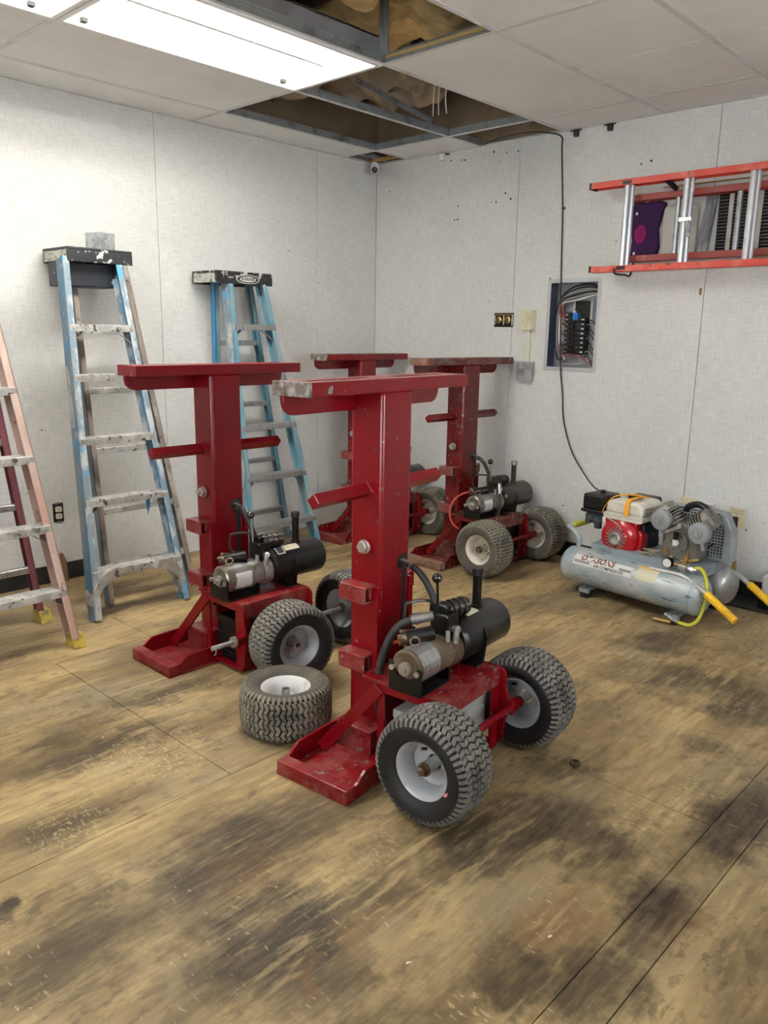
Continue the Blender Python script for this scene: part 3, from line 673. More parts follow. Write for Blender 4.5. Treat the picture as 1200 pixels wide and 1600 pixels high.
# ================================================================== hydraulic jacks
RW, HALF = .165, .2785
def make_jack(label, loc, rz, red, dusty, endm, endw=True, wheels=(1, 1), rim='rim_grey', dirty=False, motor='motor_silver', tank='black_paint', redhose=False, ext=(0, 0), deco=None, out=0, AX=.422):
    t = thing('hydraulic_jack', label, 'jack', loc, rz, 'red column jacks')
    # column
    c = bx('column', red, t, -.065, .065, -.078, .078, .012, 1.197, .012, smooth=True, seg=3)
    bx('cylinder_slot', 'hole_dark', c, .0645, .0662, .036, .058, .30, .66)
    # T head
    q = NB()
    for a in ((-.077, -.022, -.41, .41), (.006, .065, -.41, .41), (-.022, .006, -.41, -.345), (-.022, .006, -.06, .06), (-.022, .006, .345, .41)): box(q, *a, 1.195, 1.236)
    box(q, -.022, .006, -.345, .345, 1.195, 1.1975)
    hd = fin('top_plate', q, dusty if endm == 'rusty_plate' else red, t, .0025, seg=2)
    if endw:
        q = NB(); box(q, -.0775, .0655, -.4115, -.40, 1.196, 1.2365); fin('worn_end', q, endm, hd)
        if label.startswith('nearest'):
            q = NB(); prism(q, [(-.335, 1.203), (-.315, 1.202), (-.312, 1.218), (-.318, 1.226), (-.33, 1.221)], .0652, .0657, YZ); fin('paint_chip', q, 'scraped_steel', hd)
    q = NB(); prism(q, rrect(-.395, .395, 1.135, 1.20, .045, 5, (0, 0, 1, 1)), -.064, -.050, YZ); fin('head_gusset', q, red, t, .002)
    # pegs (square bar on edge)
    for s in (-1, 1):
        q = NB(); cyl(q, (0, s*.076, .882), (0, s*.327, .882), .0262, .0262, 4, phase=PI/2+.12, up=(0, 0, 1)); fin('lifting_peg', q, red, t, .004, seg=2)
        q = NB(); cyl(q, (0, s*.077, .882), (0, s*.082, .882), .034, .028, 4, phase=PI/2+.12, up=(0, 0, 1)); fin('weld_bead', q, red, t, .003, seg=2)
        bo = cy('bolt_boss', red, t, (0, s*.077, .696), (0, s*.084, .696), .030, n=22)
        q = NB(); cyl(q, (0, s*.083, .696), (0, s*.087, .696), .0235, n=20); cyl(q, (0, s*.086, .696), (0, s*.101, .696), .0205, n=6)
        if deco == 'longbolt': cyl(q, (0, s*.098, .696), (0, s*.118, .696), .009, n=12)
        fin('bolt', q, 'zinc', bo, .0015)
        # guide sleeves and the flat bar through them
        for z0, z1 in ((.520, .575), (.283, .340)):
            q = NB(); y0, y1 = sorted((s*.077, s*.136))
            box(q, -.066, .046, y0, y1, z1-.007, z1); box(q, -.066, .046, y0, y1, z0, z0+.007)
            ya, yb = sorted((s*.129, s*.136)); box(q, -.066, .046, ya, yb, z0+.007, z1-.007); ya, yb = sorted((s*.077, s*.110)); box(q, -.066, .044, ya, yb, z0+.007, z1-.007); ya, yb = sorted((s*.110, s*.129)); box(q, -.066, -.060, ya, yb, z0+.007, z1-.007)
            sl = fin('guide_sleeve', q, dusty, t, .002)
            if s < 0 and ext[0 if z0 > .5 else 1]:
                bx('slide_bar', endm, sl, -.05, .03, -.136-ext[0 if z0 > .5 else 1], -.11, z0+.010, z1-.010, .002)
        ya, yb = sorted((s*.078, s*.098)); bx('guide_bar', red, t, .048, .068, ya, yb, .20, .572, .002)
        # foot tray
        y0, y1 = sorted((s*.08, s*.41))
        ft = bx('foot_plate', dusty, t, -.084, .2035, y0, y1, 0, .012)
        ya, yb = sorted((s*.365, s*.41)); bx('foot_end_bar', endm if endm == 'rusty_plate' else dusty, ft, -.084, .2035, ya, yb, .0, .048, .0025)
        for xx, pw in ((-.084, .009), (.1945, .009)):
            q = NB(); prism(q, [(s*.08, .010), (s*.365, .010), (s*.365, .046), (s*.352, .050), (s*.335, .064), (s*.318, .075), (s*.20, .078), (s*.08, .078)], xx, xx+pw, YZ); fin('foot_side', red, ft) if False else fin('foot_side', q, red, ft)
        ya, yb = sorted((s*.078, s*.160)); bx('foot_block', dusty, t, -.05, .095, ya, yb, .012, .098, .003)
        # diagonal brace up to the deck corner
        q = NB(); beam(q, (-.058, s*.226, .026), (.150, s*.188, .283), .012, .040); fin('brace', q, red, t, .002)
        # end plate of the power-pack frame
        q = NB(); ye, yf = s*.172, s*.182
        arc = [(.405+.0*0, .0)]
        post = [(.345, .020), (.372, .012), (.400, .045), (.402, .10), (.412, .13), (.412, .20), (.402, .225), (.402, .268)] + [(.372+.03*math.cos(a), .268+.03*math.sin(a)) for a in (math.radians(k) for k in range(0, 91, 15))] + [(.345, .298)]
        prism(q, post, min(ye, yf), max(ye, yf), XZ)
        box(q, .14, .345, min(ye, yf), max(ye, yf), .268, .298); box(q, .14, .345, min(ye, yf), max(ye, yf), .012, .028); box(q, .14, .165, min(ye, yf), max(ye, yf), .028, .268)
        fin('frame_end', q, red, t, .0012)
        ya, yb = sorted((s*.172, s*.130)); bx('frame_post', red, t, .368, .378, ya, yb, .02, .24)
    dk = NB(); box(dk, .066, .378, -.172, .172, .288, .298); box(dk, .368, .378, -.172, .172, .235, .288); fin('deck', dk, dusty, t, .002)
    bx('battery_shelf', red, t, .10, .378, -.172, .172, .012, .020)
    q = NB(); cyl(q, (AX, -.215, RW), (AX, .215, RW), .0125, n=14); at = fin('axle_tube', q, red, t, smooth=True)
    for s in (-1, 1):
        cy('axle_flange', red, at, (AX, s*.182, RW), (AX, s*.222, RW), .021, n=18)
        q = NB(); ya, yb = sorted((s*.172, s*.182)); box(q, .40, AX+.012, ya, yb, RW-.028, RW+.028); fin('axle_lug', q, red, at, .004)
    ax = cy('axle', 'steel_dull', at, (AX, -.335, RW), (AX, .335+out, RW), .0095, n=12)
    if wheels[0]: wheel(t, rim, -HALF, AX, RW, -1, dirty)
    else:
        q = NB()
        for k in range(2): lathe(q, [(.013, 0), (.022, 0), (.022, .004), (.013, .004)], (AX, -.226-.008*k, RW), (0, -1, 0), 16, True)
        fin('washer', q, 'zinc', ax, smooth=True); tb('cotter_pin', 'zinc', ax, [(AX-.012, -.325, RW+.004), (AX+.012, -.325, RW-.002), (AX+.018, -.33, RW-.018), (AX+.005, -.328, RW-.026)], .0022, 6)
    if wheels[1]: wheel(t, rim, HALF+out, AX, RW, 1, dirty)
    # ---- power unit on the deck
    X, Z = .252, .378
    q = NB(); lathe(q, [(.0, -.186), (.050, -.186), (.057, -.180), (.058, -.06), (.0585, -.058), (.0585, .0), (.0, .0)], (X, 0, Z), (0, 1, 0), 32)
    mo = fin('pump_motor', q, motor, t, smooth=True)
    q = NB(); prism(q, [(X-.060, .299), (X+.060, .299), (X+.060, .385), (X+.046, .388), (X+.04, .372), (X+.026, .352), (X, .346), (X-.026, .352), (X-.04, .372), (X-.046, .388), (X-.060, .396)], -.196, -.188, XZ)
    box(q, X-.060, X+.060, -.196, -.03, .299, .304); box(q, X-.060, X+.060, -.040, -.030, .299, .345); fin('motor_bracket', q, 'black_paint', mo, .001)
    q = NB(); cyl(q, (X, -.200, Z), (X, -.184, Z), .021, n=18); cyl(q, (X, -.212, Z), (X, -.198, Z), .011, n=12)
    for dx in (-.047, .047): cyl(q, (X+dx, -.202, Z-.004), (X+dx, -.186, Z-.004), .009, n=10)
    fin('motor_bolt', q, 'zinc', mo, smooth=True)
    q = NB(); 
    for i in range(7):
        for j in range(7):
            pass
    n = 8; ring0 = []
    for i in range(n+1):
        a = math.radians(-40+(70 if motor == 'motor_silver' else 150)*i/n); ring0.append((X+.0592*math.cos(a), Z+.0592*math.sin(a)))
    vv = [[q.verts.new((x, y, z)) for x, z in ring0] for y in ((-.145, -.065) if motor == 'motor_silver' else (-.178, -.085))]
    for i in range(n): q.faces.new((vv[0][i], vv[0][i+1], vv[1][i+1], vv[1][i]))
    fin('maker_plate', q, 'label_white' if motor == 'motor_silver' else 'aluminium', mo)
    cy('end_bell', 'steel_dull' if motor == 'motor_silver' else 'motor_brown', mo, (X, .0, Z), (X, .045, Z), .062, n=32)
    ZR, RR = .394, .076
    q = NB(); lathe(q, [(0, .045), (.066, .045), (RR-.004, .055), (RR, .06), (RR, .325), (RR-.006, .335), (RR-.016, .338), (0, .338)], (X, 0, ZR), (0, 1, 0), 36)
    rs = fin('oil_reservoir', q, tank, t, smooth=True)
    q = NB(); prism(q, [(X-.07, .299), (X+.07, .299), (X+.082, .40), (X+.072, .43), (X+.055, .40), (X+.03, .345), (X-.03, .345), (X-.055, .40), (X-.072, .43), (X-.082, .40)], .150, .162, XZ); box(q, X-.07, X+.07, .11, .162, .299, .305); fin('reservoir_saddle', q, tank, rs, .001)
    q = NB(); cyl(q, (X, .215, ZR+RR-.006), (X, .215, ZR+RR+.115), .0155, n=18); cyl(q, (X, .215, ZR+RR-.004), (X, .215, ZR+RR+.008), .021, n=18); fin('filler_pipe', q, tank, rs, smooth=True)
    q = NB(); cyl(q, (X, .215, ZR+RR+.112), (X, .215, ZR+RR+.135), .019, n=18); fin('filler_cap', q, 'black_rubber' if tank == 'black_paint' else 'steel_dull', rs, .002, True)
    # sticker on the tank
    def patch(name, m, y0, y1, a0, a1, r):
        q = NB(); n = 6; P = [(X+r*math.cos(math.radians(a0+(a1-a0)*i/n)), ZR+r*math.sin(math.radians(a0+(a1-a0)*i/n))) for i in range(n+1)]
        V = [[q.verts.new((x, y, z)) for x, z in P] for y in (y0, y1)]
        for i in range(n): q.faces.new((V[0][i], V[0][i+1], V[1][i+1], V[1][i]))
        return fin(name, q, m, rs)
    if deco == 'longbolt': patch('warning_sticker', 'sticker_cream', .12, .20, 52, 78, RR+.0006); patch('instruction_sticker', 'label_white', .075, .115, 44, 74, RR+.0006); patch('sticker_print', 'ink_black', .079, .111, 47, 71, RR+.001)
    if label.startswith('nearest'): patch('worn_sticker', 'sticker_cream', .12, .19, 70, 95, RR+.0006)
    # valve block with spring spool and lever
    vb = NB(); box(vb, X-.035, X+.035, -.015, .05, Z+.052, Z+.125); box(vb, X-.05, X+.02, .0, .03, Z+.11, Z+.15); vb_o = fin('valve_block', vb, 'black_paint' if tank == 'black_paint' else 'black_oily', t, .006)
    q = NB(); cyl(q, (X-.02, .045, Z+.118), (X+.012, .13, Z+.124), .026, n=18)
    for k in range(4): 
        f = k/4; cyl(q, (X-.02+.032*f, .045+.085*f, Z+.118+.006*f), (X-.02+.032*(f+.12), .045+.085*(f+.12), Z+.118+.006*(f+.12)), .031, n=18)
    fin('spool_cap', q, 'black_oily', vb_o, smooth=True)
    q = NB(); cyl(q, (X-.005, -.012, Z+.13), (X-.007, -.02, Z+.232), .0045, n=10); fin('lever_rod', q, 'black_paint' if tank == 'black_paint' and deco != 'longbolt' else 'steel_dull', vb_o, smooth=True)
    q = NB(); bmesh.ops.create_uvsphere(q, u_segments=20, v_segments=12, radius=.0165, matrix=Matrix.Translation((X-.007, -.021, Z+.246))); fin('lever_knob', q, 'ball_black', vb_o, smooth=True)
    tb('guard_loop', 'black_oily', vb_o, [(X-.02, .03, Z+.14), (X-.06, .0, Z+.155), (X-.09, -.05, Z+.155), (X-.10, -.06, Z+.14), (X-.10, -.06, Z+.09), (X-.07, -.045, Z+.07)], .0055, 8)
    q = NB(); cyl(q, (X+.03, .02, Z+.075), (X+.055, .015, Z+.080), .012, n=10); cyl(q, (X+.05, .014, Z+.083), (X+.05, .010, Z+.035), .010, n=10); cyl(q, (X+.045, -.03, Z+.05), (X+.045, -.03, Z+.085), .008, n=8); fin('elbow_fitting', q, 'zinc', vb_o, smooth=True)
    # starter solenoid strapped to the motor
    q = NB(); cyl(q, (X-.045, -.125, Z+.066), (X+.005, -.055, Z+.078), .024, n=18); so = fin('solenoid', q, 'black_plastic', t, smooth=True)
    q = NB(); cyl(q, (X-.062, -.145, Z+.062), (X-.045, -.125, Z+.066), .018, n=14); cyl(q, (X-.07, -.13, Z+.085), (X-.04, -.105, Z+.085), .006, n=8); cyl(q, (X-.055, -.16, Z+.075), (X-.035, -.14, Z+.075), .006, n=8); lathe(q, [(.012, 0), (.018, 0), (.018, .004), (.012, .004)], (X-.01, -.13, Z+.066), (.4, -.6, .8), 16, True); cyl(q, (X-.05, -.12, Z+.035), (X-.045, -.115, Z+.07), .010, n=8); fin('terminals', q, 'hub_rust', so, smooth=True)
    # hoses
    h = NB(); 
    tube(h, [(.064, .030, .632), (.085, .022, .632), (.135, .012, .628), (.175, .010, .60), (.205, .015, .55), (.225, .018, .51)], .0115, 10); hs = fin('pressure_hose', h, 'black_rubber', t, smooth=True)
    q = NB(); cyl(q, (.066, .030, .632), (.100, .020, .632), .0135, n=6); cyl(q, (.098, .021, .632), (.125, .014, .630), .0125, n=14); fin('hose_fitting', q, 'zinc', hs, smooth=True)
    cy('hose_grommet', 'black_rubber', t, (.060, .032, .632), (.069, .032, .632), .026, n=20)
    if label.startswith('nearest'):
        h = NB(); tube(h, [(.225, .0, .49), (.175, -.05, .478), (.14, -.09, .45), (.115, -.115, .38), (.10, -.125, .30), (.105, -.13, .20), (.12, -.13, .13)], .0135, 10); h2 = fin('battery_cable_hose', h, 'hose_grey', t, smooth=True)
        q = NB(); cyl(q, (.222, -.003, .489), (.17, -.053, .477), .0165, n=12); cyl(q, (.19, -.033, .482), (.178, -.046, .478), .019, n=12); fin('crimp_fitting', q, 'steel_dull', h2, smooth=True)
        tb('red_lead', 'hose_red', t, [(.20, -.11, .44), (.17, -.10, .42), (.13, -.09, .40), (.10, -.09, .37), (.08, -.09, .33)], .006, 8)
        q = NB(); prism(q, [(AX+.088, RW-.028), (AX+.100, RW-.022), (AX+.098, RW-.032), (AX+.090, RW-.036)], -.3585, -.352, XZ); fin('chalk_mark', q, 'chalk_pink', t)
        bx('blue_clip', 'blue_tape', rs, X-.018, X+.018, .055, .075, ZR+RR-.002, ZR+RR+.006, .002)
    if redhose:
        tb('red_lead', 'hose_red', t, [(.20, -.10, .445), (.15, -.16, .43), (.11, -.20, .38), (.10, -.215, .31), (.12, -.21, .25), (.16, -.20, .22)], .006, 8)
        q = NB(); tube(q, [(X+.06, -.01, Z+.11), (X+.07, -.015, Z+.05), (X+.075, -.02, Z-.03), (X+.07, -.02, Z-.075)], .008, 8); fin('drain_hose', q, 'hose_grey', t, smooth=True)
        q = NB(); cyl(q, (X+.06, -.01, Z+.12), (X+.068, -.014, Z+.06), .011, n=8); fin('drain_fitting', q, 'zinc', t, smooth=True)
    return t
jackA = make_jack('nearest red column jack with scraped T head and grey rimmed wheels', (2.455, -2.519, 0), .0951, 'red_a', 'red_a_dusty', 'scraped_steel', motor='motor_brown')
jackB = make_jack('bright red column jack on the left with its near wheel missing', (1.353, -2.376, 0), -.0099, 'red_b', 'red_b_dusty', 'red_b_dusty', endw=False, wheels=(0, 1), deco='longbolt', out=.13, AX=.400)
jackC = make_jack('farthest red column jack by the room corner, mostly hidden behind the nearest one', (.318, -.452, 0), .033, 'red_c', 'red_c_dusty', 'scraped_steel', dirty=True, rim='rim_cream', ext=(0, .11))
jackD = make_jack('dull maroon column jack with dusty wheels and oily brown tank beside the back wall', (1.182, -.432, 0), -.0269, 'red_d', 'red_d_dusty', 'rusty_plate', dirty=True, rim='rim_cream', motor='motor_silver', tank='black_oily', redhose=True)
# loose wheels
def loose_wheel(label, loc, rot, rim, dusty, hubstyle):
    t = thing('spare_wheel', label, 'wheel', loc, 0); t.rotation_euler = rot
    o = make_rim('rim', rim, t); tire_parts(t, dusty)
    return t, o
lw, _ = loose_wheel('loose wheel lying flat on the floor, dusty turf tire and white rim', (2.175, -2.700, .084), (-PI/2, 0, .7), 'rim_white', True, 'open')
q = NB(); lathe(q, [(.0105, -.052), (.0155, -.052), (.0155, .045), (.0105, .045)], (0, 0, 0), (0, 1, 0), 18, True); fin('hub_sleeve', q, 'steel_dull', lw, smooth=True)
lw2, _ = loose_wheel('loose wheel standing upright in front of the left jack, empty hub', (1.912, -2.447, .1655), (0, 0, math.radians(79)), 'rim_grey', False, 'open')
q = NB(); lathe(q, [(.011, -.05), (.020, -.05), (.020, .045), (.011, .045)], (0, 0, 0), (0, 1, 0), 18, True); fin('hub_sleeve', q, 'steel_dull', lw2, smooth=True)
q = NB(); cyl(q, (0, -.03, 0), (0, .03, 0), .0112, n=14); fin('hub_bore', q, 'hole_dark', lw2, smooth=True)
# batteries
def battery(jack, label, body, ribs):
    M = jack.matrix_basis if False else Matrix.Translation(jack.location) @ jack.rotation_euler.to_matrix().to_4x4()
    t = thing('car_battery', label, 'battery', M @ Vector((.262, 0, .0205)), jack.rotation_euler.z)
    b = bx('case', body, t, -.082, .082, -.150, .150, 0, .160, .004)
    if ribs:
        for k in range(7):
            z = .012+k*.019
            q = NB(); box(q, -.0845, .0845, -.1535, .1535, z, z+.009); fin('case_rib', q, body, b, .002)
    lid = bx('lid', body, t, -.085, .085, -.153, .153, .158, .188, .006)
    for s in (-1, 1):
        q = NB(); cyl(q, (.045, s*.105, .186), (.045, s*.105, .205), .009, n=12); box(q, .02, .065, s*.105-.012, s*.105+.012, .190, .198); fin('terminal_post', q, 'zinc', lid, .001)
    q = NB()
    for k in range(6): cyl(q, (-.03, -.1+.04*k, .187), (-.03, -.1+.04*k, .193), .012, n=12)
    fin('filler_caps', q, body, lid, smooth=True)
battery(jackA, 'grey car battery inside the frame of the nearest jack', 'battery_grey', False)
battery(jackB, 'black ribbed car battery inside the frame of the left jack', 'black_plastic', True)
battery(jackD, 'dark car battery inside the frame of the maroon jack', 'black_rubber', True)
# ================================================================== step ladders
def lerp(a, b, t): return Vector(a)*(1-t)+Vector(b)*t
def rail(name, par, p0, p1, n, side, depth, flange, m_out, m_in=None, tk=.005):
    """C channel between p0 and p1: web faces sideways, flanges point inward; n = direction to the climber"""
    p0, p1 = Vector(p0), Vector(p1); d = (p1-p0).normalized(); n = (Vector(n)-d*Vector(n).dot(d)).normalized(); s = d.cross(n).normalized()
    if s.dot(Vector(side)) < 0: s = -s
    q = NB()
    beam(q, p0, p1, depth, tk, s) if False else None
    def plate(c, a, wa, b, wb):
        vs_ = []
        for P in (p0, p1):
            for (u, v) in ((-1, -1), (1, -1), (1, 1), (-1, 1)): vs_.append(q.verts.new(P+c+a*(u*wa/2)+b*(v*wb/2)))
        for f in ((0, 1, 2, 3), (7, 6, 5, 4), (0, 4, 5, 1), (1, 5, 6, 2), (2, 6, 7, 3), (3, 7, 4, 0)): q.faces.new([vs_[i] for i in f])
    plate(Vector(), n, depth, s, tk)
    k = len(q.faces)
    for e in (-1, 1): plate(n*(e*(depth-tk)/2)-s*(flange-tk)/2, n, tk, s, flange)
    q.faces.ensure_lookup_table()
    for f in q.faces[:k]: f.material_index = 1 if m_in else 0
    return fin(name, q, [m_out, m_in] if m_in else m_out, par, .0008, seg=1)
def step(par, a, b, n, depth, h, m, name='step', rivet=True, lip=True):
    a, b, n = Vector(a), Vector(b), Vector(n).normalized(); q = NB()
    x = (b-a).normalized(); up = Vector((0, 0, 1)); n = (n-up*n.z).normalized()
    c = (a+b)/2; L = (b-a).length
    def bb(cc, hx, hn, hz):
        M = Matrix(((x.x, n.x, 0, cc.x), (x.y, n.y, 0, cc.y), (x.z, n.z, 1, cc.z), (0, 0, 0, 1))); box(q, -hx, hx, -hn, hn, -hz, hz, M)
    bb(c+up*(h/2), L/2, depth/2, .002)
    if lip: bb(c+n*(depth/2-.0015), L/2, .0018, h/2); bb(c-n*(depth/2-.0015), L/2, .0018, h/2)
    o = fin(name, q, m, par, .0012, seg=1)
    if rivet:
        for f in (.06, .25, .75, .94):
            p = lerp(a, b, f)+n*(depth/2); cy('rivet', 'zinc', o, p, p+n*.004, .006, n=8)
    return o
def strut(par, a, b, m='galvanised', wd=.022, name='knee_brace'):
    q = NB(); beam(q, a, b, wd, .004); return fin(name, q, m, par, .001, seg=1)
def step_ladder(label, FB, FT, RB, RT, steps, capbox, M_, rear_bars, extra=None, foot=None, capmats=('cap_black', 'cap_black'), cat_group='step ladders', hdepth=.075, flange=.034):
    """FB/FT: front rail feet and tops as (left, right); RB/RT the same for the rear rails; steps: z heights"""
    fl_, fr_ = Vector(FB[0]), Vector(FB[1]); base = (fl_+fr_)/2
    t = thing('step_ladder', label, 'ladder', base, 0, cat_group)
    L = lambda p: Vector(p)-base
    xdir = (fr_-fl_).normalized(); n = xdir.cross(Vector((0, 0, 1)));
    if n.x < 0: n = -n
    for i, s in enumerate((-1, 1)):
        rail('front_rail', t, L(FB[i]), L(FT[i]), n, xdir*s, hdepth, flange, M_['rail'], M_['web'][i])
        rail('rear_rail', t, L(RB[i]), L(RT[i]), n, xdir*s, .045, .030, M_['rear'], M_['rear_web'])
    zt = Vector(FT[0]).z
    for k, z in enumerate(steps):
        a = lerp(FB[0], FT[0], (z-FB[0][2])/(FT[0][2]-FB[0][2])); b = lerp(FB[1], FT[1], (z-FB[1][2])/(FT[1][2]-FB[1][2]))
        so = step(t, L(a)+xdir*.004, L(b)-xdir*.004, n, .082, .032, M_['step'])
        if k in M_.get('braced', ()):
            for s, e in ((1, a), (-1, b)):
                strut(so, L(e)+xdir*(s*.09)-Vector((0, 0, .012)), L(lerp(e, FB[0 if s > 0 else 1], .075/max(.01, z)))+xdir*(s*.010))
    for z in rear_bars:
        f = lambda i: lerp(RB[i], RT[i], (z-RB[i][2])/(RT[i][2]-RB[i][2]))
        step(t, L(f(0)), L(f(1)), n, .035, .028, M_['rearstep'], 'rear_bar', rivet=False)
    (cx0, cx1, cy0, cy1, cz0, cz1) = capbox
    cx0, cx1, cy0, cy1, cz0, cz1 = cx0-base.x, cx1-base.x, cy0-base.y, cy1-base.y, cz0-base.z, cz1-base.z
    cp = bx('top_cap', capmats[0], t, cx0, cx1, cy0, cy1, cz1-.014, cz1, .004)
    q = NB(); box(q, cx1-.012, cx1, cy0, cy1, cz0, cz1-.014); box(q, cx0, cx0+.012, cy0, cy1, cz0, cz1-.014); fin('cap_apron', q, capmats[1], cp, .003)
    for ya, yb in ((cy0, cy0+.010), (cy1-.010, cy1)):
        q = NB(); box(q, cx0+.012, cx1-.012, ya, yb, cz0+.005, cz1-.014); fin('cap_side', q, capmats[0] if capmats[0] != 'cap_black' else 'cap_speckled', cp, .003)
    if foot:
        for P in list(FB)+list(RB):
            p = L(P); bx('rubber_foot', foot, t, p.x-.045, p.x+.040, p.y-.022, p.y+.022, p.z, p.z+.035, .004)
    return t, base, L, n, xdir
# blue paint-splashed ladder against the left wall
T1, b1, L1, n1, x1 = step_ladder('paint splattered blue step ladder at the left wall, grey box on its cap',
    ((.735, -2.695, .003), (.755, -2.185, .003)), ((.255, -2.505, 1.71), (.255, -2.195, 1.71)), ((.580, -2.535, .003), (.575, -2.020, .003)), ((.13, -2.405, 1.70), (.13, -2.085, 1.70)),
    (1.375, 1.135, .835, .545, .215), (.03, .30, -2.485, -2.135, 1.695, 1.765),
    dict(rail='fibre_pale', web=('fibre_blue', 'fibre_blue_inner'), rear='fibre_brown', rear_web='fibre_blue', step='aluminium_painted', rearstep='aluminium_painted', braced=(0, 3)), (1.36, 1.06, .76, .46, .19),
    capmats=('cap_black', 'cap_black'))
q = NB(); box(q, .10-b1.x, .245-b1.x, -2.495-b1.y, -2.205-b1.y, 1.575, 1.694); fin('cap_liner', q, 'cap_dark', T1, .006)
# curved bottom gussets
for s, P in ((1, (.735, -2.695)), (-1, (.755, -2.185))):
    q = NB(); pts = []
    for k in range(9):
        a = k/8*PI/2; pts.append((.015+.150*(1-math.cos(a)), .03+.165*math.sin(a)))
    outer = [(u*s, z) for u, z in pts]; inner = [((u-.012)*s+.0*s, z+.048) for u, z in pts[::-1]]; inner = [(max(0, abs(u))*s, z) for u, z in inner]
    prism(q, outer+inner, P[0]-.052-b1.x-.02, P[0]+.026-b1.x-.02, Matrix.Translation((0, P[1]-b1.y, 0)) @ YZ)
    fin('corner_gusset', q, 'aluminium_painted', T1)
RL = lambda z: lerp((.735, -2.695, 0), (.255, -2.505, 1.71), z/1.71)-b1
for z0, z1, dx in ((.90, 1.19, -.012), (.905, 1.17, .012)):
    q = NB(); beam(q, RL(z0)+Vector((dx, -.007, 0)), RL(z1)+Vector((dx*.2-.01, -.007, 0)), .004, .014, (1, 0, 0)); fin('spreader_bar', q, 'galvanised', T1)
q = NB(); prism(q, [(0, 0), (.03, 0), (.012, -.09)], 0, .003, Matrix.Translation((.59-b1.x, -2.30-b1.y, .53)) @ YZ); fin('hanging_tag', q, 'fibre_blue_inner', T1)
jb = thing('junction_box', 'small grey galvanised box sitting on the blue ladder cap', 'metal box', (.20, -2.255, 1.7655), .25)
q = NB(); box(q, -.05, .05, -.052, .052, 0, .004); 
for a in ((-.05, .05, -.052, -.049), (-.05, .05, .049, .052), (-.05, -.047, -.049, .049), (.047, .05, -.049, .049)): box(q, *a, .004, .082)
fin('box_body', q, 'galvanised', jb, .001, seg=1)
bx('box_lid', 'galvanised', jb, -.05, .05, -.052, .052, .082, .085)
q = NB()
for y, z in ((.015, .068), (.012, .056), (-.012, .044)): cyl(q, (.0495, y, z), (.0508, y, z), .0035, n=8)
fin('rivet', q, 'plastic_white', jb)
# teal ladder behind the left jack
T2, b2, L2, n2, x2 = step_ladder('clean teal step ladder with an oval badge on its black cap',
    ((.455, -1.545, .003), (.455, -.985, .003)), ((.235, -1.512, 1.655), (.235, -1.235, 1.655)), ((.085, -1.50, .003), (.085, -.925, .003)), ((.10, -1.500, 1.655), (.10, -1.225, 1.655)),
    (1.395, 1.10, .805, .500, .200), (.035, .275, -1.600, -1.190, 1.640, 1.712),
    dict(rail='fibre_teal', web=('fibre_pale', 'fibre_teal'), rear='fibre_teal', rear_web='fibre_blue_inner', step='aluminium', rearstep='aluminium', braced=(0, 3, 4)), (1.30, .92, .55, .20), capmats=('cap_black', 'cap_black'))
fx = .2765-b2.x
q = NB(); prism(q, [(.085*math.cos(2*PI*i/32), .026*math.sin(2*PI*i/32)) for i in range(32)], 0, .0012, Matrix.Translation((fx-.001, -1.375-b2.y, 1.668)) @ YZ); fin('badge_rim', q, 'print_white', T2)
q = NB(); prism(q, [(.079*math.cos(2*PI*i/32), .0225*math.sin(2*PI*i/32)) for i in range(32)], 0, .0012, Matrix.Translation((fx-.0005, -1.375-b2.y, 1.668)) @ YZ); fin('badge_ring', q, 'ink_black', T2)
q = NB(); prism(q, [(.060*math.cos(2*PI*i/32), .016*math.sin(2*PI*i/32)) for i in range(32)], 0, .0012, Matrix.Translation((fx, -1.375-b2.y, 1.668)) @ YZ); fin('badge_field', q, 'print_white', T2)
text_obj('badge_lettering', 'WERNER', .026, 'ink_black', T2, Matrix.Translation((fx+.0016, -1.375-b2.y, 1.668)) @ YZ, bold=.0006)
# pink and maroon ladder at the left edge
T3, b3, L3, n3, x3 = step_ladder('faded red step ladder standing half open at the left edge, yellow rubber feet',
    ((.960, -3.46, .035), (.960, -2.887, .035)), ((.486, -3.31, 1.76), (.486, -2.985, 1.76)), ((.560, -3.50, .035), (.560, -2.856, .035)), ((.385, -3.33, 1.76), (.385, -2.99, 1.76)),
    (.245, .520, .815, 1.105, 1.40), (.32, .56, -3.37, -2.93, 1.745, 1.82),
    dict(rail='fibre_pink', web=('fibre_maroon', 'fibre_maroon'), rear='fibre_maroon', rear_web='fibre_maroon', step='aluminium_painted', rearstep='aluminium', braced=(0, 1)), (.26, .56, .86, 1.16))
for P in ((.960, -3.46), (.960, -2.887), (.560, -3.50), (.560, -2.856)):
    q = NB(); x, y = P[0]-b3.x, P[1]-b3.y; z = -.035
    prism(q, [(x-.045, z), (x+.048, z), (x+.043, z+.012), (x+.025, z+.060), (x-.04, z+.060)], y-.028, y+.028, XZ); fin('rubber_foot', q, 'foot_yellow', T3, .005)
for y in (-3.44, -2.90):
    strut(T3, (.60-b3.x, y-b3.y, .60), (.86-b3.x-.11, y-b3.y-.0, .62), 'galvanised', .02, 'spreader_bar')
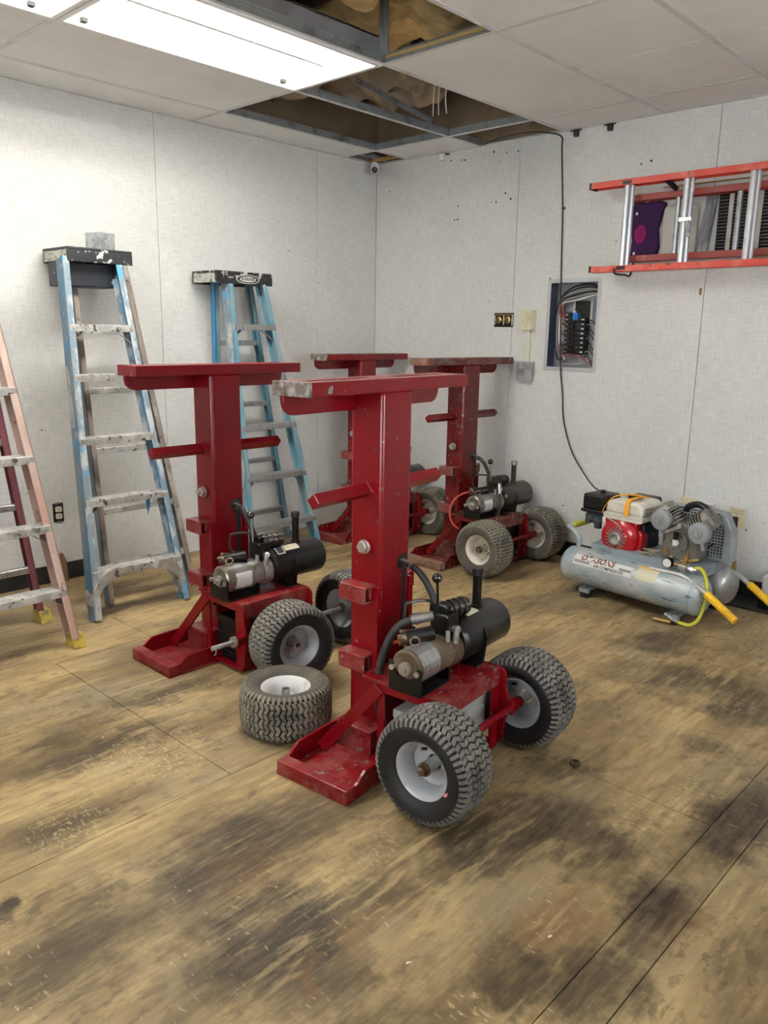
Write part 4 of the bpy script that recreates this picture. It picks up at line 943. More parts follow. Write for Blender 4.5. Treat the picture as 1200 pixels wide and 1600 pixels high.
# ================================================================== orange extension ladder on the back wall
ol = thing('extension_ladder', 'orange fibreglass extension ladder hung sideways high on the back wall', 'ladder', (1.82, -.15, 1.72))
def hrail(par, x0, x1, y, z, out, m='fibre_orange', dep=.072, hh=.030):
    q = NB(); t_ = .005
    box(q, x0, x1, y-dep/2, y+dep/2, z-t_/2, z+t_/2)
    za, zb = sorted((z, z-out*hh)); 
    for yy in (y-dep/2, y+dep/2-t_): box(q, x0, x1, yy, yy+t_, za, zb)
    o = fin('side_rail', q, m, par, .001, seg=1); 
    bx('rail_end', 'black_plastic', o, x0-.008, x0+.004, y-dep/2-.001, y+dep/2+.001, za-.002, zb+.002); return o
LEN = 2.0
hrail(ol, .015, LEN, -.02, .475, 1); hrail(ol, .045, LEN, -.02, .005, -1)
for k in range(6):
    x = .225+.327*k
    q = NB()
    for dy, rr in ((-.038, .0165), (-.004, .0135)): cyl(q, (x+(.0 if dy < -.03 else .012), dy, .01), (x+(.0 if dy < -.03 else .012), dy, .47), rr, n=8)
    fin('rung', q, 'rung_bright', ol, smooth=False)
    for z in (.012, .45): 
        if k == 0: bx('rung_plate', 'black_plastic', ol, x-.02, x+.03, -.058, .01, z, z+.018)
hrail(ol, .19, LEN, .075, .405, 1, 'fibre_orange_shaded'); hrail(ol, .19, LEN, .075, .062, -1, 'fibre_orange_shaded')
for k in range(5):
    x = .465+.318*k; q = NB(); cyl(q, (x, .075, .064), (x, .075, .402), .0145, n=8); fin('rung', q, 'aluminium', ol)
q = NB(); lathe(q, [(.020, -.01), (.024, -.01), (.024, .01), (.020, .01)], (.552, -.038, .245), (0, 0, 1), 14, True); box(q, .535, .60, -.064, -.056, .236, .254); lk = fin('rung_lock', q, 'zinc', ol)
tb('lock_hook', 'zinc', lk, [(.585, -.062, .24), (.580, -.064, .215), (.588, -.064, .185), (.600, -.064, .168), (.588, -.064, .160)], .006, 8)
q = NB(); beam(q, (.43, -.03, .46), (.47, .03, .41), .02, .02); fin('rail_guide', q, 'black_plastic', ol)
q = NB(); cyl(q, (.40, .02, .425), (1.6, .02, .425), .004, n=8); fin('pull_rod', q, 'brass', ol)
for xh in (2.02, 3.3):
    hk = tag(tb('ladder_hook', 'black_plastic', None, [(xh, -.001, 1.80), (xh, -.03, 1.715), (xh, -.10, 1.712), (xh, -.21, 1.712), (xh, -.222, 1.74)], .006, 8), 'black steel hook under the left end of the orange ladder' if xh < 2.5 else 'black steel hook holding the right end of the orange ladder', 'hook')
# things hanging behind the ladder
def cushion(name, m, poly, y0, y1, label, cat, parent=None, bev=.012):
    q = NB(); prism(q, poly, y0, y1, XZ); o = fin(name, q, m, parent, bev, smooth=True, seg=3)
    if label: tag(o, label, cat)
    return o
pb = cushion('cloth_bag', 'purple_cloth', [(2.005, 1.80), (2.155, 1.795), (2.172, 1.86), (2.160, 1.95), (2.178, 2.03), (2.20, 2.085), (2.15, 2.105), (2.08, 2.095), (2.01, 2.11), (1.998, 2.0), (2.012, 1.9)], -.034, -.001, 'dark purple cloth bag hanging behind the left end of the orange ladder', 'bag')
q = NB(); prism(q, [(.035*math.cos(2*PI*i/18), .05*math.sin(2*PI*i/18)) for i in range(18)], -.0375, -.034, Matrix.Translation((2.065, 0, 1.93)) @ XZ); fin('magenta_print', q, 'magenta_cloth', pb)
for z in (2.04, 1.83): 
    q = NB(); prism(q, [(2.035+.007*math.cos(2*PI*i/8), z+.009*math.sin(2*PI*i/8)) for i in range(8)], -.0365, -.033, XZ); fin('white_button', q, 'plastic_white', pb)
cushion('vinyl_panel', 'grey_vinyl', rrect(2.182, 2.372, 1.80, 2.075, .035), -.026, -.001, 'pale grey rounded panel hanging between the purple bag and the louvers', 'panel')
q = NB(); nx, nz = 10, 16; g = []
for i in range(nx+1):
    row = []
    for j in range(nz+1):
        u, v = i/nx, j/nz; x = 2.378+.055*u+.035*v; z = 1.80+.30*v; yy = -.012-.014*abs(math.sin(u*7+v*2))-.008*mnoise.noise(Vector((u*4, v*6, 3))); row.append(q.verts.new((x, yy, z)))
    g.append(row)
for i in range(nx):
    for j in range(nz): q.faces.new((g[i][j], g[i+1][j], g[i+1][j+1], g[i][j+1]))
r = bmesh.ops.extrude_face_region(q, geom=q.faces[:])
for v_ in r['geom']:
    if isinstance(v_, bmesh.types.BMVert): v_.co.y = -.001
tag(fin('cloth_strip', q, 'grey_cloth', smooth=True), 'crumpled grey cloth strip hanging left of the black louvers', 'cloth')
vt = thing('louver_vent', 'black louvered vent with a grey upright strip behind the orange ladder', 'vent', (2.475, 0, 1.79))
bx('vent_box', 'hole_dark', vt, 0, .60, -.010, -.001, 0, .33)
for k in range(19):
    q = NB(); z = .012+.0165*k; box(q, .004, .596, -.026, -.011, z, z+.005, Matrix.Translation((0, 0, 0))); o = fin('slat', q, 'louver_edge' if k % 1 == 0 else 'louver_black', vt)
q = NB(); box(q, .060, .082, -.031, -.0265, .005, .325); fin('upright_strip', q, 'grey_vinyl', vt)
for xa in (.20, .40): bx('upright_strip', 'grey_vinyl', vt, xa, xa+.026, -.031, -.0265, 0, .33)
# ================================================================== electrical panel
ep = thing('electrical_panel', 'open breaker panel without its cover, recessed in the back wall', 'breaker panel', (1.6525, 0, 1.4375))
hx, hz = .168, .260
q = NB(); box(q, -hx-.006, hx+.006, .095, .100, -hz-.008, hz+.008)
fin('back_plate', q, 'panel_back', ep)
q = NB()
for a in ((-hx-.006, -hx, -hz, hz), (hx, hx+.006, -hz, hz)): box(q, a[0], a[1], .002, .095, a[2], a[3])
for a in ((-hx-.006, hx+.006, -hz-.008, -hz), (-hx-.006, hx+.006, hz, hz+.008)): box(q, a[0], a[1], .002, .095, a[2], a[3])
fin('enclosure', q, 'panel_blue', ep)
q = NB()
for a in ((-hx-.012, -hx+.010, -hz-.014, hz+.014), (hx-.010, hx+.012, -hz-.014, hz+.014)): box(q, a[0], a[1], -.004, .002, a[2], a[3])
for a in ((-hx+.010, hx-.010, -hz-.014, -hz+.010), (-hx+.010, hx-.010, hz-.010, hz+.014)): box(q, a[0], a[1], -.004, .002, a[2], a[3])
fin('frame', q, 'panel_frame', ep, .001, seg=1)
bx('bus_cover', 'black_plastic', ep, -.020, .085, .060, .094, .02, .145)
for x in (-.030, .088): bx('bus_bar', 'aluminium', ep, x, x+.014, .055, .094, .02, .15)
def brk(x0, x1, z0, z1, nm='breaker'):
    o = bx(nm, 'black_plastic', ep, x0, x1, .032, .094, z0, z1, .0015); m_ = x0+.008 if x0 < 0 else x1-.03
    bx('switch_toggle', 'ink_black', o, (x0+x1)/2-.010, (x0+x1)/2+.010, .022, .032, z0+.007, z1-.007)
    bx('rating_label', 'label_white', o, x0+.006 if x0 < 0 else x1-.026, x0+.026 if x0 < 0 else x1-.006, .0312, .032, (z0+z1)/2-.0035, (z0+z1)/2+.0035)
for k in range(9): brk(-.065, -.003, .058-.0275*(k+1)+.02, .058-.0275*k+.018)
for k in range(8): brk(.002, .070, .058-.0275*(k+1)-.008, .058-.0275*k-.010)
bx('blue_breaker', 'blue_plastic', ep, -.012, .022, .020, .06, .030, .075, .003)
bx('white_tab', 'plastic_white', ep, -.004, .014, .018, .022, .075, .084)
bx('neutral_bar', 'zinc', ep, -.118, -.106, .06, .094, -.13, .06)
for k in range(12):
    z = .055-k*.0155; o = tb('branch_wire', ['cable_white', 'cable_white', 'wire_grey', 'wire_red'][k % 4], ep, [(-.112, .058, z), (-.095, .045, z+.006), (-.080, .05, z-.004), (-.066, .055, z-.002+.01*(k % 2))], .0028, 6)
for k in range(9):
    z = .03-k*.027; tb('branch_wire', ['cable_black', 'wire_grey', 'cable_black'][k % 3], ep, [(.070, .05, z), (.100, .040, z+.003), (.130, .045, z-.02-.004*k), (.148, .055, z-.06)], .003, 6)
for k, m_ in enumerate(('cable_black', 'cable_black', 'wire_grey', 'cable_black', 'wire_grey', 'cable_white')):
    d = .011*k; tb('feeder_wire', m_, ep, [(.158, .06, .215-d*.5), (.09, .05-.004*k, .240-d*1.3), (0, .045-.003*k, .235-d*1.6), (-.09, .045, .19-d), (-.135+d*.5, .05, .10), (-.145+d*.5, .055, 0), (-.142+d*.6, .06, -.12), (-.12+d, .06, -.21)], .0048, 8)
for k in range(3): tb('red_wire', 'wire_red', ep, [(-.115+.012*k, .04, .12), (-.11+.012*k, .036, .085), (-.095+.01*k, .04, .055), (-.066, .045, .04)], .0035, 6)
tb('red_wire', 'wire_red', ep, [(-.10, .05, -.16), (-.05, .045, -.185), (.02, .042, -.175), (.07, .045, -.20), (.11, .05, -.225), (.15, .06, -.17)], .0032, 6)
tb('red_wire', 'wire_red', ep, [(-.11, .05, -.12), (-.085, .045, -.17), (-.10, .05, -.215), (-.06, .055, -.225)], .0032, 6)
tb('feeder_wire', 'wire_grey', ep, [(.150, .06, .18), (.156, .06, .05), (.15, .06, -.10), (.12, .06, -.20), (.02, .06, -.235), (-.10, .06, -.23)], .0045, 8)
# ---- wall boxes
def outlet(label, M, plate, duplex=True, wd=.058, ht=.105):
    t = thing('wall_outlet', label, 'outlet'); t.matrix_world = M
    bx('box_opening', 'hole_dark', t, -wd/2, wd/2, -.001, .0, -ht/2, ht/2)
    return t
o = outlet('uncovered duplex outlet with ivory sockets low on the left wall', Matrix.Translation((0, -2.4915, .385)) @ Matrix.Rotation(PI/2, 4, 'Z'), None)
for s in (-1, 1):
    q = NB(); prism(q, rrect(-.017, .017, -.015, .015, .008), -.012, -.001, Matrix.Translation((0, 0, s*.0195)) @ XZ); so = fin('socket', q, 'ivory_bright', o, .001, seg=1)
    q = NB(); 
    for dx in (-.007, .007): box(q, dx-.0015, dx+.0015, -.0126, -.012, s*.0195, s*.0195+.009)
    cyl(q, (0, -.0126, s*.0195-.008), (0, -.012, s*.0195-.008), .0028, n=8); fin('slot', q, 'hole_dark', so)
q = NB()
for s in (-1, 1): box(q, -.013, .013, -.003, -.001, s*.052-.006, s*.052+.006)
fin('mounting_ear', q, 'steel_dull', o)
o = outlet('open two-gang wall box with bare brass devices left of the ivory cover', Matrix.Translation((1.155, 0, 1.469)), None, wd=.150, ht=.088)
for s in (-1, 1):
    q = NB(); lathe(q, [(.010, 0), (.024, 0), (.022, .010), (.012, .014)], (s*.035, -.001, 0), (0, -1, 0), 16, True); box(q, s*.035-.03, s*.035+.03, -.004, -.001, .030, .036); fin('brass_device', q, 'brass', o)
    cy('device_screw', 'zinc', o, (s*.035, -.010, 0), (s*.035, -.002, 0), .006, n=8)
q = NB(); box(q, -.072, -.066, -.003, -.001, -.03, .03); box(q, .062, .070, -.003, -.001, -.036, .036); box(q, -.004, .004, -.003, -.001, -.03, .03); fin('bracket', q, 'ivory', o)
o = thing('blank_cover_box', 'ivory surface-mounted blank box left of the breaker panel', 'wall box', (1.355, 0, 1.4675))
bx('box_body', 'ivory_bright', o, -.042, .045, -.034, -.0005, -.060, .060, .003); cvb = bx('cover', 'ivory', o, -.044, .034, -.040, -.034, -.061, .061, .002)
for z in (-.042, .042): cy('screw', 'steel_dull', cvb, (-.004, -.0415, z), (-.004, -.040, z), .0035, n=8)
tag(bx('conduit', 'ivory_bright', None, 1.346, 1.370, -.018, -.0005, 1.2145, 1.407, .003), 'ivory raceway running down from the blank box to the grey switch', 'conduit')
o = thing('switch_box', 'grey metal switch box with a round knob below the ivory raceway', 'switch', (1.351, 0, 1.153))
bx('box_body', 'galvanised', o, -.052, .056, -.045, -.0005, -.060, .060, .003)
pl = bx('cover_plate', 'galvanised', o, -.052, .036, -.050, -.045, -.060, .060, .002)
q = NB(); cyl(q, (-.006, -.054, -.002), (-.006, -.050, -.002), .021, n=20); box(q, -.010, -.002, -.070, -.054, -.014, .010); fin('switch_knob', q, 'steel_dull', pl)
def plate(label, x, z, w_, h_, m, hole=True, rot=0):
    t = thing('wall_plate', label, 'wall plate', (x, 0, z)); t.rotation_euler = (0, rot, 0)
    bx('cover', m, t, -w_/2, w_/2, -.008, -.0005, -h_/2, h_/2, .002)
    if hole:
        bx('jack_opening', 'hole_dark', t, -.008, .008, -.0086, -.008, -.010, .008)
        q = NB(); box(q, -.030, .030, -.0086, -.008, .028, .030); box(q, -.030, .030, -.0086, -.008, .040, .042); box(q, -.006, .006, -.0086, -.008, .018, .021); fin('moulded_line', q, 'wood_brown', t)
    return t
plate('ivory jack plate with a small square hole, right of the compressor', 2.740, .425, .082, .118, 'ivory')
plate('ivory wall plate peeking over the compressor behind its left cylinder', 2.462, .440, .078, .115, 'ivory', False)
o = thing('grey_box', 'pale grey surface box on the wall behind the compressor', 'wall box', (2.585, 0, .435)); bx('box_body', 'plastic_white', o, -.035, .035, -.042, -.0005, -.05, .05, .004); bx('cover', 'galvanised', o, -.033, .033, -.046, -.042, -.048, .048, .002)
q = NB(); box(q, 2.413, 2.425, -.006, -.0005, 1.60, 1.635); tag(fin('wood_shim', q, 'wood_brown'), 'tiny brown wood chip stuck on the wall seam under the ladder', 'wood chip')
# ---- ceiling hardware
sc = thing('security_camera', 'small white security camera hanging at the room corner', 'camera', (.105, -.13, 2.455))
q = NB(); prism(q, rrect(-.026, .026, -.005, .072, .026, 8), -.022, .022, Matrix.Rotation(.75, 4, 'Z') @ XZ); fin('body', q, 'plastic_white', sc, .006, smooth=True, seg=3)
Mz = Matrix.Rotation(.75, 4, 'Z')
q = NB(); cyl(q, Mz @ Vector((0, -.0235, .020)), Mz @ Vector((0, -.021, .020)), .021, n=22); ln = fin('lens_ring', q, 'black_plastic', sc, smooth=True)
q = NB()
for dx, dz in ((0, .030), (-.008, .014), (.009, .016)): cyl(q, Mz @ Vector((dx, -.0245, dz)), Mz @ Vector((dx, -.0232, dz)), .004, n=8)
fin('status_led', q, 'filter_grey', ln)
tb('camera_cable', 'cable_white', sc, [(0, .0, -.004), (.006, -.004, -.03), (.045, .03, -.042), (.075, .06, .0), (.07, .075, .05)], .0025, 6)
bx('mount_bracket', 'plastic_white', sc, -.008, .008, -.008, .008, .07, .075)
o = thing('sensor_box', 'small white plastic bracket under the ceiling above the back wall', 'bracket', (.617, 0, 2.515)); bx('body', 'plastic_white', o, -.021, .021, -.030, -.0005, -.022, .022, .005); bx('clip', 'black_plastic', o, .021, .05, -.02, -.0005, .012, .018)
for x, lab in ((1.607, 'dark grey cable clip under the ceiling nearest the hanging black cord'), (1.821, 'dark clip under the ceiling, right one of the pair above the back wall')):
    o = thing('cable_clip', lab, 'clip', (x, 0, 2.515)); q = NB(); prism(q, [(-.017, .024), (.017, .024), (.013, -.014), (-.013, -.014)], -.022, -.0005, XZ); fin('body', q, 'black_rubber', o, .003); bx('tape', 'black_plastic', o, -.045, .03, -.004, -.0005, .020, .026)
tag(tb('black_cord', 'cable_black', None, [(.96, -.03, H-.002), (1.06, -.10, H-.008), (1.22, -.16, H-.012), (1.36, -.13, H-.004), (1.45, -.05, H-.006), (1.512, -.014, H-.030), (1.516, -.008, 2.44), (1.545, -.008, 2.10), (1.560, -.010, 1.80), (1.578, -.016, 1.55), (1.600, -.014, 1.20), (1.625, -.010, 1.02), (1.645, -.010, .86), (1.72, -.02, .68), (1.85, -.09, .57), (1.985, -.20, .515), (2.07, -.24, .500)], .0042, 8), 'black cord drooping from the ceiling gap down the wall to the compressor', 'cord')
# ---- floor bits
q = NB(); prism(q, [(0, 0), (.085, 0), (.08, .12), (.06, .165), (.02, .14), (.0, .11)], 0, .02, Matrix.Translation((.045, -2.56, 0.0)) @ Matrix.Rotation(PI/2+.1, 4, 'Z') @ XZ); tag(fin('wood_block', q, 'wood_brown', bevel=.002), 'broken brown board standing by the baseboard behind the blue ladder', 'wood block')
q = NB(); lathe(q, [(.009, 0), (.0165, 0), (.018, .004), (.018, .011), (.0165, .015), (.009, .015)], (3.063, -2.22, 0), (0, 0, 1), 18, True); tag(fin('steel_bushing', q, 'hub_rust', smooth=True), 'small dark steel ring lying on the floor beside the nearest jack wheel', 'bushing')
o = thing('white_jug', 'white plastic container at the right edge beside the back wall', 'container', (3.010, -.095, 0)); bx('body', 'plastic_white', o, -.055, .07, -.07, .07, .060, .185, .012, smooth=True, seg=3); bx('base', 'black_plastic', o, -.06, .08, -.075, .075, 0, .060, .004)
tag(bx('floor_mat', 'black_rubber', None, 2.60, 3.35, -.225, -.012, 0, .012, .003), 'black rubber mat along the wall behind the compressor', 'mat')
# ================================================================== air compressor
cpz = thing('air_compressor', 'grey twin-tank petrol air compressor with yellow grips by the back wall', 'compressor', (2.47, -.475, 0), math.radians(-6))
TR, TZ, TY = .098, .152, (-.135, .145)
def tank(y, m):
    q = NB(); prof = [(0, -.415)]
    for k in range(1, 7): a = k/6*PI/2; prof.append((TR*math.sin(a), -.365-.05*math.cos(a)))
    prof += [(TR, .365)]
    for k in range(5, 0, -1): a = k/6*PI/2; prof.append((TR*math.sin(a), .365+.05*math.cos(a)))
    prof.append((0, .415)); 
    prof[0] = (.002, -.415); prof[-1] = (.002, .415)
    lathe(q, prof, (0, y, TZ), (1, 0, 0), 40); o = fin('air_tank', q, m, cpz, smooth=True)
    q = NB()
    for x in (-.362, .362): lathe(q, [(TR-.001, -.003), (TR+.0025, 0), (TR-.001, .003)], (x, y, TZ), (1, 0, 0), 40, True)
    fin('weld_seam', q, m, o, smooth=True); return o
t1 = tank(TY[0], 'tank_grey'); t2 = tank(TY[1], 'tank_silver')
for x in (-.235, .285):
    q = NB(); box(q, x-.030, x+.030, -.215, .215, .045, .058); box(q, x-.030, x+.030, -.215, -.195, .030, .058); box(q, x-.030, x+.030, .195, .215, .030, .058); ft = fin('cross_foot', q, 'deck_grey', cpz, .002)
    for y in (-.190, .190):
        bx('rubber_pad', 'black_rubber', ft, x-.022, x+.022, y-.022, y+.022, 0, .045, .004); cy('foot_bolt', 'zinc', ft, (x, y, .058), (x, y, .068), .008, n=6)
dk = NB(); box(dk, -.270, .345, -.118, .150, .278, .284); box(dk, -.270, .345, -.118, -.113, .225, .278); box(dk, -.270, -.265, -.113, .150, .225, .278); box(dk, .340, .345, -.113, .150, .225, .278); fin('deck', dk, 'deck_grey', cpz, .0015)
# handles
q = NB(); tube(q, [(-.340, TY[0], TZ+TR-.01), (-.340, TY[0], .300), (-.385, TY[0]+.005, .335), (-.425, TY[0]+.02, .345), (-.430, TY[0]+.05, .345), (-.430, 0, .345), (-.430, TY[1]-.05, .345), (-.425, TY[1]-.02, .345), (-.385, TY[1], .335), (-.340, TY[1], .300), (-.340, TY[1], TZ+TR-.01)], .0125, 12); hl = fin('lift_handle', q, 'tank_grey', cpz, smooth=True)
cy('grip', 'grip_olive', hl, (-.430, -.075, .345), (-.430, .065, .345), .0165, n=16)
for y, ox in ((TY[0]-.035, 0), (TY[1]+.0, .06)):
    q = NB(); tube(q, [(.12, y, TZ+TR*.90), (.22, y, TZ+TR*.93), (.30, y-.005, TZ+TR*.92), (.36+ox, y-.012, TZ+.072), (.42+ox, y-.02, TZ+.045), (.47+ox, y-.025, TZ+.020)], .0125, 12); hb = fin('push_handle', q, 'tank_silver', cpz, smooth=True)
    d = Vector((.155, -.018, -.085)); p = Vector((.43+ox, y-.020, TZ+.040)); q = NB(); cyl(q, p, p+d, .0185, n=16); cyl(q, p+d*.985, p+d*1.02, .0195, n=16); fin('grip', q, 'grip_yellow', hb, smooth=True)
# lettering on the front tank
def on_tank(a0, x0, r=TR+.0009):
    def f(c):
        a = math.radians(a0)-c.y/TR
        return Vector((x0+c.x, TY[0]-r*math.sin(a), TZ+r*math.cos(a))) if False else Vector((x0+c.x, TY[0]-r*math.cos(math.radians(a0)+c.y/TR), TZ+r*math.sin(math.radians(a0)+c.y/TR)))
    return f
def tank_patch(name, m, x0, x1, a0, a1, r, sh=0.0):
    q = NB(); n = 6; V = []
    for i in range(n+1):
        a = math.radians(a0+(a1-a0)*i/n); o_ = sh*i/n
        V.append([q.verts.new((x+o_, TY[0]-r*math.cos(a), TZ+r*math.sin(a))) for x in (x0, x1)])
    for i in range(n): q.faces.new((V[i][0], V[i][1], V[i+1][1], V[i+1][0]))
    return fin(name, q, m, t1)
tank_patch('decal', 'print_white', -.305, .045, 18, 52, TR+.0005)
text_obj('decal_lettering', 'OTASONS', .044, 'ink_maroon', t1, None, on_tank(43, -.165), bold=.0016, shear=.25, extrude=0)
text_obj('decal_lettering', 'AIR COMPRESSORS', .021, 'ink_black', t1, None, on_tank(25, -.088), bold=.0005, extrude=0)
for a in (25.5, 30): tank_patch('decal_stripe', 'ink_black', -.300, -.205, a, a+2.2, TR+.0009)
for a in (32, 36): tank_patch('decal_stripe', 'ink_black', -.03, .04, a, a+2.6, TR+.0009)
tank_patch('faded_decal', 'sticker_cream', .07, .18, 20, 62, TR+.0005)
tank_patch('faded_decal_top', 'strap_orange', .06, .185, 60, 66, TR+.0008)
# ---- engine
EX, EZ = -.135, .338
eng = bx('engine_block', 'engine_dark', cpz, EX-.07, EX+.13, -.045, .115, .284, .43, .010)
q = NB(); lathe(q, [(.030, -.118), (.058, -.118), (.062, -.112), (.090, -.105), (.106, -.090), (.110, -.060), (.110, -.045), (.030, -.045)], (EX+.01, 0, EZ), (0, 1, 0), 40, True)
sh = fin('fan_shroud', q, 'engine_red', eng, smooth=True)
q = NB(); prism(q, rrect(EX-.105, EX+.11, EZ+.02, EZ+.105, .03), -.088, -.02, XZ); prism(q, rrect(EX-.08, EX+.135, EZ-.085, EZ+.06, .04), -.075, -.01, XZ); fin('shroud_cover', q, 'engine_red', sh, .008, smooth=True, seg=3)
q = NB()
for k in range(20):
    a = 2*PI*k/20; c, s = math.cos(a), math.sin(a); beam(q, (EX+.01+.030*c, -.120, EZ+.030*s), (EX+.01+.062*c, -.1185, EZ+.062*s), .006, .004, (0, 1, 0))
fin('recoil_vane', q, 'steel_dull', sh, kind='stuff', label='ring of metal fan vanes')
q = NB(); lathe(q, [(.026, 0), (.034, 0), (.034, .022), (.030, .026), (.024, .026), (.022, .010), (.026, .004)], (EX+.01, -.112, EZ), (0, -1, 0), 28, True); cyl(q, (EX+.01, -.120, EZ), (EX+.01, -.112, EZ), .024, n=20); fin('recoil_cup', q, 'zinc', sh, smooth=True)
bx('white_label', 'label_white', sh, EX-.097, EX-.078, -.0895, -.088, EZ+.005, EZ+.095)
for dx, dz in ((-.085, .055), (.055, .06), (.06, -.06), (-.02, -.095)): cy('shroud_bolt', 'zinc', sh, (EX+.01+dx, -.105, EZ+dz), (EX+.01+dx, -.088, EZ+dz), .006, n=6)
q = NB(); prism(q, rrect(EX-.085, EX+.150, .435, .470, .018), -.105, .115, XZ); ftk = fin('fuel_tank', q, 'fuel_cream', eng, .010, smooth=True, seg=3)
q = NB(); prism(q, [(EX-.080, .466), (EX+.146, .466), (EX+.140, .515), (EX+.115, .540), (EX-.045, .540), (EX-.074, .515)], -.100, .110, XZ); fin('tank_top', q, 'fuel_cream', ftk, .016, smooth=True, seg=3)
cy('fuel_cap', 'black_plastic', ftk, (EX+.02, .01, .538), (EX+.02, .01, .556), .030, n=24)
bx('maker_sticker', 'wire_red', ftk, EX+.1425, EX+.1432, -.075, -.005, .503, .508); 
q = NB(); [box(q, EX+.1435, EX+.1442, -.07, -.01, z, z+.003) for z in (.478, .485, .492)]; fin('fine_print', q, 'filter_grey', ftk)
# orange strap over the fuel tank
def strap(pts, wd, nm='strap'):
    q = NB(); P = smoothpath(pts, 5); rings = []
    for i, p in enumerate(P):
        tdir = (P[min(i+1, len(P)-1)]-P[max(0, i-1)]).normalized(); s = wd if callable(wd) else wd; sv = Vector(s); nn = tdir.cross(sv).normalized()*.0016
        rings.append([p+sv/2+nn, p-sv/2+nn, p-sv/2-nn, p+sv/2-nn])
    ringsurf(q, rings); return fin(nm, q, 'strap_orange', eng, smooth=True)
strap([(EX-.098, -.095, .455), (EX-.095, -.075, .490), (EX-.078, -.03, .535), (EX-.02, -.0, .553), (EX+.05, -.0, .560), (EX+.10, .02, .553)], (.012, -.022, 0))
strap([(EX+.055, .045, .550), (EX+.055, -.02, .551), (EX+.055, -.085, .546), (EX+.056, -.106, .525), (EX+.056, -.112, .480), (EX+.056, -.1125, .462)], (.026, 0, 0))
ac = bx('air_cleaner', 'black_plastic', eng, EX-.235, EX-.100, -.085, .080, .455, .540, .014, smooth=True, seg=3)
bx('cleaner_base', 'black_plastic', ac, EX-.240, EX-.095, -.090, .085, .438, .456, .005)
cy('cleaner_knob', 'black_plastic', ac, (EX-.165, 0, .538), (EX-.165, 0, .556), .014, n=14)
bx('muffler', 'black_plastic', eng, EX-.07, EX+.08, .118, .20, .44, .535, .015, smooth=True, seg=3)
q = NB(); box(q, EX-.20, EX-.10, -.075, .02, .395, .440); cyl(q, (EX-.165, -.080, .40), (EX-.13, -.03, .415), .022, n=14); cyl(q, (EX-.14, -.06, .355), (EX-.14, -.06, .40), .020, .026, n=14); cyl(q, (EX-.215, -.06, .425), (EX-.10, -.06, .425), .008, n=8); box(q, EX-.22, EX-.19, -.07, .03, .375, .43); fin('carburettor', q, 'engine_dark', eng, .003)
tb('throttle_cable', 'steel_dull', eng, [(EX-.06, -.100, .432), (EX+.0, -.112, .418), (EX+.05, -.112, .375), (EX+.085, -.10, .30)], .0028, 6)
# ---- V-twin pump
PX = .205
q = NB(); prism(q, [(PX-.105, .264), (PX+.075, .264), (PX+.080, .395), (PX+.010, .455), (PX-.030, .455), (PX-.090, .385)], -.070, .055, XZ); pmp = fin('pump_crankcase', q, 'pump_grey', cpz, .006); pmp.location.z = .022; pmp.location.x = .012
q = NB(); cyl(q, (PX-.012, -.082, .355), (PX-.012, -.069, .355), .052, n=28)
for k in range(6): a = 2*PI*k/6; cyl(q, (PX-.012+.042*math.cos(a), -.088, .355+.042*math.sin(a)), (PX-.012+.042*math.cos(a), -.08, .355+.042*math.sin(a)), .0055, n=6)
fin('bearing_cover', q, 'pump_grey', pmp, smooth=True)
q = NB(); cyl(q, (PX-.015, -.105, .355), (PX-.015, -.085, .355), .012, n=12); cyl(q, (PX-.015, -.103, .345), (PX-.015, -.103, .375), .014, n=14); fin('breather', q, 'plastic_white', pmp, smooth=True)
cy('breather_cap', 'black_plastic', pmp, (PX-.015, -.103, .375), (PX-.015, -.103, .412), .013, n=14)
for x, z, m_ in ((PX-.075, .298, 'brass'), (PX-.040, .276, 'zinc')): cy('oil_plug', m_, pmp, (x, -.084, z), (x, -.068, z), .016 if m_ == 'brass' else .009, n=16)
for s, cx, cz, nm in ((-1, PX-.070, .452, ''), (1, PX+.072, .430, '')):
    ang = s*math.radians(48); d = Vector((math.sin(ang), 0, math.cos(ang))); base = Vector((PX-.012, 0, .385))
    cyo = NB(); cyl(cyo, base+Vector((0, -.01, 0)), base+d*.125+Vector((0, -.01, 0)), .040, n=20); co = fin('cylinder', cyo, 'pump_grey', pmp, smooth=True)
    for k in range(6):
        c0 = base+d*(.052+.0155*k)+Vector((0, -.01, 0)); q = NB(); cyl(q, c0, c0+d*.005, .062-.002*abs(k-3), n=14); fin('cooling_fin', q, 'pump_fin', co)
    hd = NB(); cc = base+d*.148+Vector((0, -.01, 0)); cyl(hd, base+d*.140+Vector((0, -.01, 0)), base+d*.172+Vector((0, -.01, 0)), .056, n=8); ho = fin('cylinder_head', hd, 'pump_fin', co, .004)
    for k in range(4):
        q = NB(); c0 = base+d*.172+Vector((0, -.048+.022*k, 0)); beam(q, c0-Vector((d.z, 0, -d.x))*.045, c0+Vector((d.z, 0, -d.x))*.045, .006, .022, d); fin('head_fin', q, 'pump_fin', ho)
    fc = Vector((cx+s*.035, -.095, cz+.005)) if s < 0 else Vector((cx+.030, -.100, cz))
    q = NB(); lathe(q, [(.004, -.022), (.020, -.022), (.024, -.016), (.044, -.016), (.052, -.010), (.053, .020), (.046, .026), (.004, .026)], fc, (0, 1, 0), 32); fo = fin('intake_filter', q, 'filter_grey', ho, smooth=True)
    cy('wing_nut', 'zinc', fo, fc+Vector((0, -.032, 0)), fc+Vector((0, -.020, 0)), .008, n=8)
    q = NB(); dn = Vector((.0 if s < 0 else .32, 0, -1)).normalized(); cyl(q, fc+Vector((0, .004, 0))+dn*.05, fc+Vector((0, .004, 0))+dn*.088, .009, n=12); fin('drain_tube', q, 'filter_grey', fo, smooth=True)
